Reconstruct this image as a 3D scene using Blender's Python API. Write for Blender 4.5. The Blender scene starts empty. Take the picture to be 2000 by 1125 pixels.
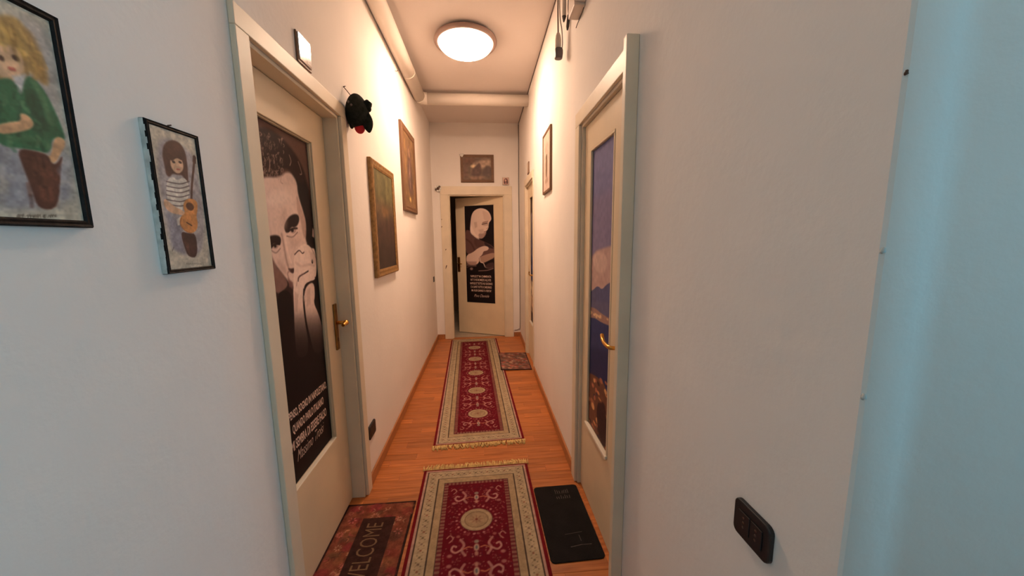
import bpy, bmesh, math, random
import numpy as np
from mathutils import Vector, Matrix

S = bpy.context.scene
COL = S.collection
# ------------------------------------------------------------------ camera
XL, XR, YF, ZC = -0.713, 0.532, 5.171, 3.08      # corridor: left wall, right wall, far wall, ceiling
YC = 0.43                                         # near end of the right wall
cam_d = bpy.data.cameras.new('camera')
cam_d.sensor_fit = 'HORIZONTAL'; cam_d.sensor_width = 36.0
cam_d.lens = 684.33 * 36.0 / 2000.0
cam_d.clip_start = 0.02; cam_d.clip_end = 60
cam = bpy.data.objects.new('camera', cam_d); COL.objects.link(cam)
yaw, pitch, roll = 0.0788, 0.1368, -0.0122
_F = Vector((math.sin(yaw)*math.cos(pitch), math.cos(yaw)*math.cos(pitch), -math.sin(pitch)))
_R = Vector((math.cos(yaw), -math.sin(yaw), 0)); _U = _R.cross(_F)
_R2 = math.cos(roll)*_R + math.sin(roll)*_U; _U2 = math.cos(roll)*_U - math.sin(roll)*_R
cam.matrix_world = Matrix(((_R2.x, _U2.x, -_F.x, 0), (_R2.y, _U2.y, -_F.y, 0), (_R2.z, _U2.z, -_F.z, 1.46), (0, 0, 0, 1)))
S.camera = cam
# ------------------------------------------------------------------ world, light, exposure
world = bpy.data.worlds.new('sky'); S.world = world; world.use_nodes = True
bg = world.node_tree.nodes['Background']
bg.inputs['Color'].default_value = (0.24, 0.69, 1.0, 1); bg.inputs['Strength'].default_value = 7.3
WIN = (-1.9, -0.4, 0.85, 2.35)                    # window in the side wall of the entrance room: y0, y1, z0, z1
XS = 2.6                                          # side wall
YB = -2.6                                         # back wall of the entrance room
pl = bpy.data.lights.new('window_portal', 'AREA'); pl.shape = 'RECTANGLE'
pl.size = WIN[3]-WIN[2]; pl.size_y = WIN[1]-WIN[0]; pl.cycles.is_portal = True
plo = bpy.data.objects.new('window_portal', pl); COL.objects.link(plo)
plo.location = (XS+0.02, (WIN[0]+WIN[1])/2, (WIN[2]+WIN[3])/2); plo.rotation_euler = (0, math.radians(90), 0)
LAMP_COL = (1.0, 0.69, 0.485); LAMP_STRENGTH = 178.0
LAMP2_COL = (1.0, 0.74, 0.56); LAMP2_STRENGTH = 23.0
vs = S.view_settings
vs.view_transform = 'Standard'; vs.look = 'None'; vs.gamma = 1.0; vs.use_curve_mapping = False
vs.exposure = 0.0

# ------------------------------------------------------------------ materials
def lin(c):
    c = np.asarray(c, float)/255.0
    return np.where(c <= 0.04045, c/12.92, ((c+0.055)/1.055)**2.4)
def mat(name, rgb, rough=0.6, metal=0.0, var=0.06, nscale=8.0, bump=0.0, bscale=60.0, coat=0.0, spec=0.5, stretch=None):
    m = bpy.data.materials.new(name); m.use_nodes = True
    nt = m.node_tree; b = nt.nodes['Principled BSDF']
    b.inputs['Roughness'].default_value = rough; b.inputs['Metallic'].default_value = metal
    b.inputs['Coat Weight'].default_value = coat; b.inputs['Specular IOR Level'].default_value = spec
    c = lin(rgb)
    tc = nt.nodes.new('ShaderNodeTexCoord')
    mp = nt.nodes.new('ShaderNodeMapping'); nt.links.new(tc.outputs['Object'], mp.inputs['Vector'])
    if stretch: mp.inputs['Scale'].default_value = stretch
    n = nt.nodes.new('ShaderNodeTexNoise'); n.inputs['Scale'].default_value = nscale; n.inputs['Detail'].default_value = 5
    nt.links.new(mp.outputs['Vector'], n.inputs['Vector'])
    r = nt.nodes.new('ShaderNodeValToRGB')
    r.color_ramp.elements[0].position = 0.3; r.color_ramp.elements[1].position = 0.7
    r.color_ramp.elements[0].color = (*(c*(1-var)), 1); r.color_ramp.elements[1].color = (*np.minimum(c*(1+var), 1), 1)
    nt.links.new(n.outputs['Fac'], r.inputs['Fac']); nt.links.new(r.outputs['Color'], b.inputs['Base Color'])
    if bump:
        n2 = nt.nodes.new('ShaderNodeTexNoise'); n2.inputs['Scale'].default_value = bscale; n2.inputs['Detail'].default_value = 4
        nt.links.new(mp.outputs['Vector'], n2.inputs['Vector'])
        bp = nt.nodes.new('ShaderNodeBump'); bp.inputs['Strength'].default_value = bump; bp.inputs['Distance'].default_value = 0.01
        nt.links.new(n2.outputs['Fac'], bp.inputs['Height']); nt.links.new(bp.outputs['Normal'], b.inputs['Normal'])
    return m
def mat_print(name, rough=0.55, coat=0.0, spec=0.4):
    m = bpy.data.materials.new(name); m.use_nodes = True
    nt = m.node_tree; b = nt.nodes['Principled BSDF']; b.inputs['Roughness'].default_value = rough
    b.inputs['Coat Weight'].default_value = coat; b.inputs['Specular IOR Level'].default_value = spec
    a = nt.nodes.new('ShaderNodeAttribute'); a.attribute_name = 'Col'
    nt.links.new(a.outputs['Color'], b.inputs['Base Color'])
    return m
M = {}
M['wall'] = mat('plaster', (242, 234, 226), 0.9, var=0.025, nscale=2.5, bump=0.12, bscale=35, spec=0.2)
M['ceil'] = mat('ceiling_plaster', (228, 216, 208), 0.9, var=0.02, nscale=2.0, bump=0.1, bscale=30, spec=0.2)
M['pipe'] = mat('painted_pipe', (228, 216, 202), 0.5, var=0.03, nscale=6)
M['cream'] = mat('cream_paint', (228, 206, 172), 0.45, var=0.04, nscale=5, bump=0.02, bscale=40)
M['casing'] = mat('casing_paint', (228, 212, 186), 0.45, var=0.05, nscale=6, bump=0.03, bscale=50)
M['bead'] = mat('white_bead', (232, 220, 200), 0.4, var=0.03)
M['brass'] = mat('brass', (196, 146, 74), 0.28, 1.0, var=0.1, nscale=20)
M['brassdark'] = mat('aged_brass', (150, 104, 52), 0.4, 1.0, var=0.2, nscale=30)
M['black'] = mat('black_plastic', (26, 26, 28), 0.42, var=0.1)
M['blackframe'] = mat('black_worn_frame', (30, 25, 22), 0.6, var=0.5, nscale=45, bump=0.2, bscale=80, spec=0.15)
M['whiteedge'] = mat('white_worn_edge', (206, 206, 198), 0.6, var=0.3, nscale=30)
M['gold'] = mat('aged_gold_frame', (150, 112, 62), 0.45, 0.25, var=0.35, nscale=40, bump=0.2, bscale=60)
M['brownframe'] = mat('brown_wood_frame', (112, 78, 50), 0.5, var=0.3, nscale=30, stretch=(1, 8, 8))
M['baseboard'] = mat('baseboard_wood', (172, 112, 66), 0.45, var=0.18, nscale=10, stretch=(6, 1, 6))
M['plasticwhite'] = mat('white_plastic', (206, 190, 176), 0.45, var=0.04)
M['cable'] = mat('grey_cable', (104, 88, 80), 0.55, var=0.1)
M['cabledark'] = mat('dark_cable', (74, 62, 58), 0.6, var=0.1)
M['plugdark'] = mat('dark_plug', (96, 86, 86), 0.5, var=0.1)
M['felt'] = mat('dark_green_felt', (40, 42, 36), 0.95, var=0.3, nscale=60, bump=0.5, bscale=300, spec=0.1)
M['red'] = mat('red_felt', (190, 34, 40), 0.9, var=0.15, nscale=60)
M['paper'] = mat('old_paper', (196, 176, 158), 0.8, var=0.06)
M['letter'] = mat('pale_lettering', (226, 196, 180), 0.6, var=0.05)
M['letterwhite'] = mat('cream_lettering', (214, 190, 170), 0.6, var=0.05)
M['lettergold'] = mat('tan_lettering', (116, 86, 58), 0.9, var=0.2, nscale=60)
M['fringe'] = mat('tan_fringe', (206, 172, 112), 0.95, var=0.25, nscale=40, spec=0.1)
M['rubber'] = mat('black_rubber', (27, 24, 23), 0.9, var=0.25, nscale=14, bump=0.4, bscale=250, spec=0.15)
M['chip'] = mat('dark_chip', (92, 66, 52), 0.9)
M['chippale'] = mat('pale_chip', (206, 206, 200), 0.9)
M['bronze'] = mat('dark_bronze_ring', (150, 124, 114), 0.45, 0.1, var=0.1)
M['tilefloor'] = mat('pale_floor_tile', (176, 160, 140), 0.4, var=0.1)
M['dim'] = mat('brown_wall_paint', (150, 122, 92), 0.9, var=0.05)
M['ceramic'] = mat('white_ceramic', (240, 236, 228), 0.12, var=0.02, coat=0.6)
M['print'] = mat_print('paper_print', 0.5)
M['printgloss'] = mat_print('satin_print', 0.6, 0.0, 0.12)
M['pile'] = mat_print('rug_pile', 0.95, spec=0.1)

def mat_lamp(LAMP_COL=LAMP_COL, LAMP_STRENGTH=LAMP_STRENGTH):
    m = bpy.data.materials.new('lit_opal_glass'); m.use_nodes = True
    b = m.node_tree.nodes['Principled BSDF']
    b.inputs['Base Color'].default_value = (0.9, 0.88, 0.82, 1); b.inputs['Roughness'].default_value = 0.3
    b.inputs['Emission Color'].default_value = (*LAMP_COL, 1); 
    # emission is brighter at the bottom than near the rim, shaped to dim the upper walls
    nt = m.node_tree; tc = nt.nodes.new('ShaderNodeTexCoord'); sp = nt.nodes.new('ShaderNodeSeparateXYZ'); nt.links.new(tc.outputs['Generated'], sp.inputs[0])
    mr = nt.nodes.new('ShaderNodeMapRange'); nt.links.new(sp.outputs['Z'], mr.inputs['Value'])
    mr.inputs['From Min'].default_value = 0.0; mr.inputs['From Max'].default_value = 0.5
    mr.inputs['To Min'].default_value = LAMP_STRENGTH; mr.inputs['To Max'].default_value = LAMP_STRENGTH*0.05
    nt.links.new(mr.outputs['Result'], b.inputs['Emission Strength'])
    return m
M['lamp'] = mat_lamp(); M['lamp2'] = mat_lamp(LAMP2_COL, LAMP2_STRENGTH)
def mat_glass():
    m = bpy.data.materials.new('window_glass'); m.use_nodes = True
    nt = m.node_tree; nt.nodes.remove(nt.nodes['Principled BSDF'])
    t = nt.nodes.new('ShaderNodeBsdfTransparent'); g = nt.nodes.new('ShaderNodeBsdfGlossy'); g.inputs['Roughness'].default_value = 0.03
    mx = nt.nodes.new('ShaderNodeMixShader'); mx.inputs['Fac'].default_value = 0.06
    nt.links.new(t.outputs[0], mx.inputs[1]); nt.links.new(g.outputs[0], mx.inputs[2])
    nt.links.new(mx.outputs[0], nt.nodes['Material Output'].inputs['Surface'])
    return m
M['glass'] = mat_glass()
def mat_plank():
    m = bpy.data.materials.new('laminate_wood'); m.use_nodes = True
    nt = m.node_tree; b = nt.nodes['Principled BSDF']; L = nt.links.new
    b.inputs['Roughness'].default_value = 0.38; b.inputs['Specular IOR Level'].default_value = 0.4
    tc = nt.nodes.new('ShaderNodeTexCoord'); oi = nt.nodes.new('ShaderNodeObjectInfo')
    ad = nt.nodes.new('ShaderNodeVectorMath'); ad.operation = 'ADD'; L(tc.outputs['Object'], ad.inputs[0])
    sc = nt.nodes.new('ShaderNodeVectorMath'); sc.operation = 'SCALE'; L(oi.outputs['Location'], sc.inputs[0]); sc.inputs['Scale'].default_value = 7.3
    L(sc.outputs[0], ad.inputs[1])
    mp = nt.nodes.new('ShaderNodeMapping'); mp.inputs['Scale'].default_value = (2.2, 28, 28); L(ad.outputs[0], mp.inputs['Vector'])
    n = nt.nodes.new('ShaderNodeTexNoise'); n.inputs['Scale'].default_value = 2.2; n.inputs['Detail'].default_value = 7; L(mp.outputs[0], n.inputs['Vector'])
    r = nt.nodes.new('ShaderNodeValToRGB'); L(n.outputs['Fac'], r.inputs['Fac'])
    r.color_ramp.elements[0].position = 0.3; r.color_ramp.elements[1].position = 0.72
    r.color_ramp.elements[0].color = (*lin((158, 88, 42)), 1); r.color_ramp.elements[1].color = (*lin((200, 122, 64)), 1)
    h = nt.nodes.new('ShaderNodeHueSaturation'); L(r.outputs['Color'], h.inputs['Color'])
    mr = nt.nodes.new('ShaderNodeMapRange'); L(oi.outputs['Random'], mr.inputs['Value'])
    mr.inputs['To Min'].default_value = 0.80; mr.inputs['To Max'].default_value = 1.14
    L(mr.outputs['Result'], h.inputs['Value']); L(h.outputs['Color'], b.inputs['Base Color'])
    return m
M['plank'] = mat_plank()

# ------------------------------------------------------------------ geometry helpers
def box(bm, x0, x1, y0, y1, z0, z1, bevel=0.0, seg=1):
    vs_ = [bm.verts.new(p) for p in ((x0,y0,z0),(x1,y0,z0),(x1,y1,z0),(x0,y1,z0),(x0,y0,z1),(x1,y0,z1),(x1,y1,z1),(x0,y1,z1))]
    fs = [bm.faces.new([vs_[i] for i in f]) for f in ((3,2,1,0),(4,5,6,7),(0,1,5,4),(1,2,6,5),(2,3,7,6),(3,0,4,7))]
    if bevel:
        es = list({e for f in fs for e in f.edges})
        bmesh.ops.bevel(bm, geom=es, offset=bevel, segments=seg, affect='EDGES', profile=0.5)
def nbm(): return bmesh.new()
def obox(*a, **k):
    bm = nbm(); box(bm, *a, **k); return bm
def tube(bm, pts, r, n=10, cap=True):
    pts = [Vector(p) for p in pts]; rings = []
    rs = r if isinstance(r, (list, tuple)) else [r]*len(pts)
    ref = Vector((0.31, 0.17, 0.93))
    for i, p in enumerate(pts):
        t = (pts[min(i+1, len(pts)-1)] - pts[max(i-1, 0)]).normalized()
        a = t.cross(ref)
        if a.length < 0.05: a = t.cross(Vector((1, 0, 0)))
        a.normalize(); b = t.cross(a)
        rings.append([bm.verts.new(p + rs[i]*(math.cos(2*math.pi*k/n)*a + math.sin(2*math.pi*k/n)*b)) for k in range(n)])
    for A, B in zip(rings, rings[1:]):
        for k in range(n): bm.faces.new((A[k], A[(k+1) % n], B[(k+1) % n], B[k])).smooth = True
    if cap: bm.faces.new(rings[0][::-1]); bm.faces.new(rings[-1])
def lathe(bm, prof, c, n=48):
    rings = []
    for (r, z) in prof:
        if r < 1e-6: rings.append([bm.verts.new((c[0], c[1], c[2]+z))])
        else: rings.append([bm.verts.new((c[0]+r*math.cos(2*math.pi*k/n), c[1]+r*math.sin(2*math.pi*k/n), c[2]+z)) for k in range(n)])
    for A, B in zip(rings, rings[1:]):
        for k in range(n):
            q = [A[k % len(A)], A[(k+1) % len(A)], B[(k+1) % len(B)], B[k % len(B)]]
            q = list(dict.fromkeys(q))
            if len(q) > 2: bm.faces.new(q).smooth = True
def ball(bm, c, r, seg=16, ring=10, deform=None):
    res = bmesh.ops.create_uvsphere(bm, u_segments=seg, v_segments=ring, radius=1.0)
    for v in res['verts']:
        p = Vector(v.co)
        if deform: p = deform(p)
        v.co = (c[0]+p.x*r[0], c[1]+p.y*r[1], c[2]+p.z*r[2])
    for f in {f for v in res['verts'] for f in v.link_faces}: f.smooth = True
def spline(pts, n=8):
    pts = [Vector(p) for p in pts]; out = []
    for i in range(len(pts)-1):
        p0 = pts[max(i-1, 0)]; p1 = pts[i]; p2 = pts[i+1]; p3 = pts[min(i+2, len(pts)-1)]
        for k in range(n):
            t = k/n
            out.append(0.5*((2*p1)+(p2-p0)*t+(2*p0-5*p1+4*p2-p3)*t*t+(3*p1-p0-3*p2+p3)*t**3))
    out.append(pts[-1]); return out
def obj(name, bm, m, parent=None, fixn=True):
    if fixn: bmesh.ops.recalc_face_normals(bm, faces=bm.faces[:])
    me = bpy.data.meshes.new(name); bm.to_mesh(me); bm.free()
    me.materials.append(M[m] if isinstance(m, str) else m)
    o = bpy.data.objects.new(name, me); COL.objects.link(o)
    if parent: o.parent = parent
    return o
def empty(name, mw=None, loc=None):
    o = bpy.data.objects.new(name, None); COL.objects.link(o); o.empty_display_size = 0.05
    if mw is not None: o.matrix_world = mw
    if loc is not None: o.location = loc
    return o
def tag(o, label=None, cat=None, group=None, kind=None):
    if label: o['label'] = label
    if cat: o['category'] = cat
    if group: o['group'] = group
    if kind: o['kind'] = kind
    return o
# local frames: u to the right, v up, w out of the surface towards the viewer
def frame_left(y, z=0.0, off=0.0):  return Matrix(((0,0,1,XL+off),(1,0,0,y),(0,1,0,z),(0,0,0,1)))
def frame_right(y, z=0.0, off=0.0): return Matrix(((0,0,-1,XR-off),(-1,0,0,y),(0,1,0,z),(0,0,0,1)))
def frame_far(x, z=0.0, off=0.0):   return Matrix(((1,0,0,x),(0,0,-1,YF-off),(0,1,0,z),(0,0,0,1)))

# ------------------------------------------------------------------ printed surfaces: colours painted on a fine grid
def chaikin(p, n=2):
    p = np.array(p, float)
    for _ in range(n):
        q = np.roll(p, -1, 0); p = np.stack([0.75*p+0.25*q, 0.25*p+0.75*q], 1).reshape(-1, 2)
    return p
class Canvas:
    def __init__(s, W, H, step, base=(128, 128, 128)):
        s.W, s.H = W, H; s.nx = max(2, int(round(W/step))+1); s.ny = max(2, int(round(H/step))+1)
        s.xs = np.linspace(0, W, s.nx); s.ys = np.linspace(0, H, s.ny)
        s.c = np.empty((s.ny, s.nx, 3)); s.c[:] = np.array(base, float)
    def win(s, x0, x1, y0, y1):
        i0 = np.searchsorted(s.xs, x0); i1 = np.searchsorted(s.xs, x1); j0 = np.searchsorted(s.ys, y0); j1 = np.searchsorted(s.ys, y1)
        if i1 <= i0 or j1 <= j0: return None
        X, Y = np.meshgrid(s.xs[i0:i1], s.ys[j0:j1]); return (slice(j0, j1), slice(i0, i1)), X, Y
    def blend(s, sl, m, col):
        s.c[sl] += (np.array(col, float)-s.c[sl])*m[..., None]
    def segdist(s, X, Y, a, b):
        d = b-a; L = max(d@d, 1e-12); t = np.clip(((X-a[0])*d[0]+(Y-a[1])*d[1])/L, 0, 1)
        return np.hypot(X-a[0]-t*d[0], Y-a[1]-t*d[1])
    def poly(s, pts, col, soft=0.002, alpha=1.0, smooth=True):
        p = chaikin(pts) if smooth else np.array(pts, float); k = soft
        w = s.win(p[:, 0].min()-k, p[:, 0].max()+k, p[:, 1].min()-k, p[:, 1].max()+k)
        if w is None: return
        sl, X, Y = w; D = np.full(X.shape, 9.0); ins = np.zeros(X.shape, bool)
        for a, b in zip(p, np.roll(p, -1, 0)):
            D = np.minimum(D, s.segdist(X, Y, a, b))
            if a[1] != b[1]:
                ins ^= ((a[1] > Y) != (b[1] > Y)) & (X < (b[0]-a[0])*(Y-a[1])/(b[1]-a[1])+a[0])
        sd = np.where(ins, D, -D); t = np.clip(sd/(2*k)+0.5, 0, 1); s.blend(sl, alpha*t*t*(3-2*t), col)
    def stroke(s, pts, w_, col, soft=0.002, alpha=1.0):
        p = np.array([(q.x, q.y) for q in spline([(a, b, 0) for a, b in pts], 5)]); k = soft+w_
        w = s.win(p[:, 0].min()-k, p[:, 0].max()+k, p[:, 1].min()-k, p[:, 1].max()+k)
        if w is None: return
        sl, X, Y = w; D = np.full(X.shape, 9.0)
        for a, b in zip(p[:-1], p[1:]): D = np.minimum(D, s.segdist(X, Y, a, b))
        t = np.clip((w_/2-D)/(2*soft)+0.5, 0, 1); s.blend(sl, alpha*t*t*(3-2*t), col)
    def ell(s, c, rx, ry, col, soft=0.002, alpha=1.0, ang=0.0):
        r = max(rx, ry)+soft; w = s.win(c[0]-r, c[0]+r, c[1]-r, c[1]+r)
        if w is None: return
        sl, X, Y = w; ca, sa = math.cos(ang), math.sin(ang); dx, dy = X-c[0], Y-c[1]
        q = np.hypot((dx*ca+dy*sa)/rx, (-dx*sa+dy*ca)/ry); t = np.clip((1-q)*min(rx, ry)/(2*soft)+0.5, 0, 1)
        s.blend(sl, alpha*t*t*(3-2*t), col)
    def rect(s, x0, x1, y0, y1, col, alpha=1.0):
        w = s.win(x0, x1, y0, y1)
        if w: s.blend(w[0], np.full(w[1].shape, alpha), col)
    def noise(s, amp, cell, seed=0):
        rg = np.random.default_rng(seed); gx = int(s.W/cell)+2; gy = int(s.H/cell)+2; g = rg.random((gy+1, gx+1))
        X, Y = np.meshgrid(s.xs/cell, s.ys/cell); i = X.astype(int); j = Y.astype(int); fx = X-i; fy = Y-j
        fx = fx*fx*(3-2*fx); fy = fy*fy*(3-2*fy)
        v = (g[j, i]*(1-fx)+g[j, i+1]*fx)*(1-fy)+(g[j+1, i]*(1-fx)+g[j+1, i+1]*fx)*fy
        s.c *= (1+amp*(v-0.5)*2)[..., None]
    def run(s, ops, x0=0.0, x1=None):
        x1 = s.W if x1 is None else x1
        for kind, pts, col, soft, alpha, w in ops:
            P = [(x0+u*(x1-x0), v*s.H) for u, v in pts]; so = max(soft*s.W, (s.xs[1]-s.xs[0])*0.6)
            if kind == 'p': s.poly(P, col, so, alpha, len(P) > 4)
            elif kind == 's': s.stroke(P, w*s.W, col, so, alpha)
            else: s.ell(P[0], max(0.001, math.dist(P[0], P[1])), max(0.001, math.dist(P[0], P[2])), col, so, alpha)
    def obj(s, name, m, parent=None, thick=0.0):
        """grid at local (u, v) = (0..W, 0..H), v up, facing +w; thick gives a closed slab"""
        X, Y = np.meshgrid(s.xs, s.H-s.ys); n = s.nx*s.ny
        co = np.stack([X.ravel(), Y.ravel(), np.full(n, thick)], 1)
        id_ = np.arange(n).reshape(s.ny, s.nx)
        f = np.stack([id_[1:, :-1], id_[1:, 1:], id_[:-1, 1:], id_[:-1, :-1]], -1).reshape(-1, 4).tolist()
        col = np.concatenate([lin(np.clip(s.c, 0, 255)).reshape(-1, 3), np.ones((n, 1))], 1)
        if thick:
            loop = np.concatenate([id_[0, :], id_[1:, -1], id_[-1, -2::-1], id_[-2:0:-1, 0]])
            lo = co[loop].copy(); lo[:, 2] = 0; k = len(loop)
            co = np.concatenate([co, lo]); col = np.concatenate([col, col[loop]*np.array([0.8, 0.8, 0.8, 1])])
            for q in range(k):
                a, b = int(loop[q]), int(loop[(q+1) % k]); f.append([a, b, n+(q+1) % k, n+q])
            f.append([n+q for q in range(k)])
        me = bpy.data.meshes.new(name); me.from_pydata(co.tolist(), [], f)
        at = me.color_attributes.new('Col', 'FLOAT_COLOR', 'POINT')
        at.data.foreach_set('color', col.astype(np.float32).ravel()); me.update()
        me.materials.append(M[m]); o = bpy.data.objects.new(name, me); COL.objects.link(o)
        if parent: o.parent = parent
        return o
_txt = {}
def text(body, rect_, m, parent, name='lettering', shear=0.0, w=0.0012, vert=False, weight=0.0):
    """flat lettering stretched into rect (u0, u1, v0, v1) of the parent's local frame"""
    cu = bpy.data.curves.new('t', 'FONT'); cu.body = body; cu.size = 1.0; cu.shear = shear; cu.offset = weight; cu.resolution_u = 3
    to = bpy.data.objects.new('t', cu); COL.objects.link(to)
    dg = bpy.context.evaluated_depsgraph_get(); dg.update()
    me = bpy.data.meshes.new_from_object(to.evaluated_get(dg)); bpy.data.objects.remove(to); bpy.data.curves.remove(cu)
    co = np.zeros(len(me.vertices)*3); me.vertices.foreach_get('co', co); co = co.reshape(-1, 3)
    lo, hi = co.min(0), co.max(0); t = (co[:, :2]-lo[:2])/(hi[:2]-lo[:2])
    u0, u1, v0, v1 = rect_
    if vert:  # reads along +v with letter tops towards -u
        co[:, 0] = u1-(u1-u0)*t[:, 1]; co[:, 1] = v0+(v1-v0)*t[:, 0]
    else:
        co[:, 0] = u0+(u1-u0)*t[:, 0]; co[:, 1] = v0+(v1-v0)*t[:, 1]
    co[:, 2] = w; me.vertices.foreach_set('co', co.ravel()); me.update(); me.materials.clear(); me.materials.append(M[m]); me.name = name
    o = bpy.data.objects.new(name, me); COL.objects.link(o); o.parent = parent
    return o

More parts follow.
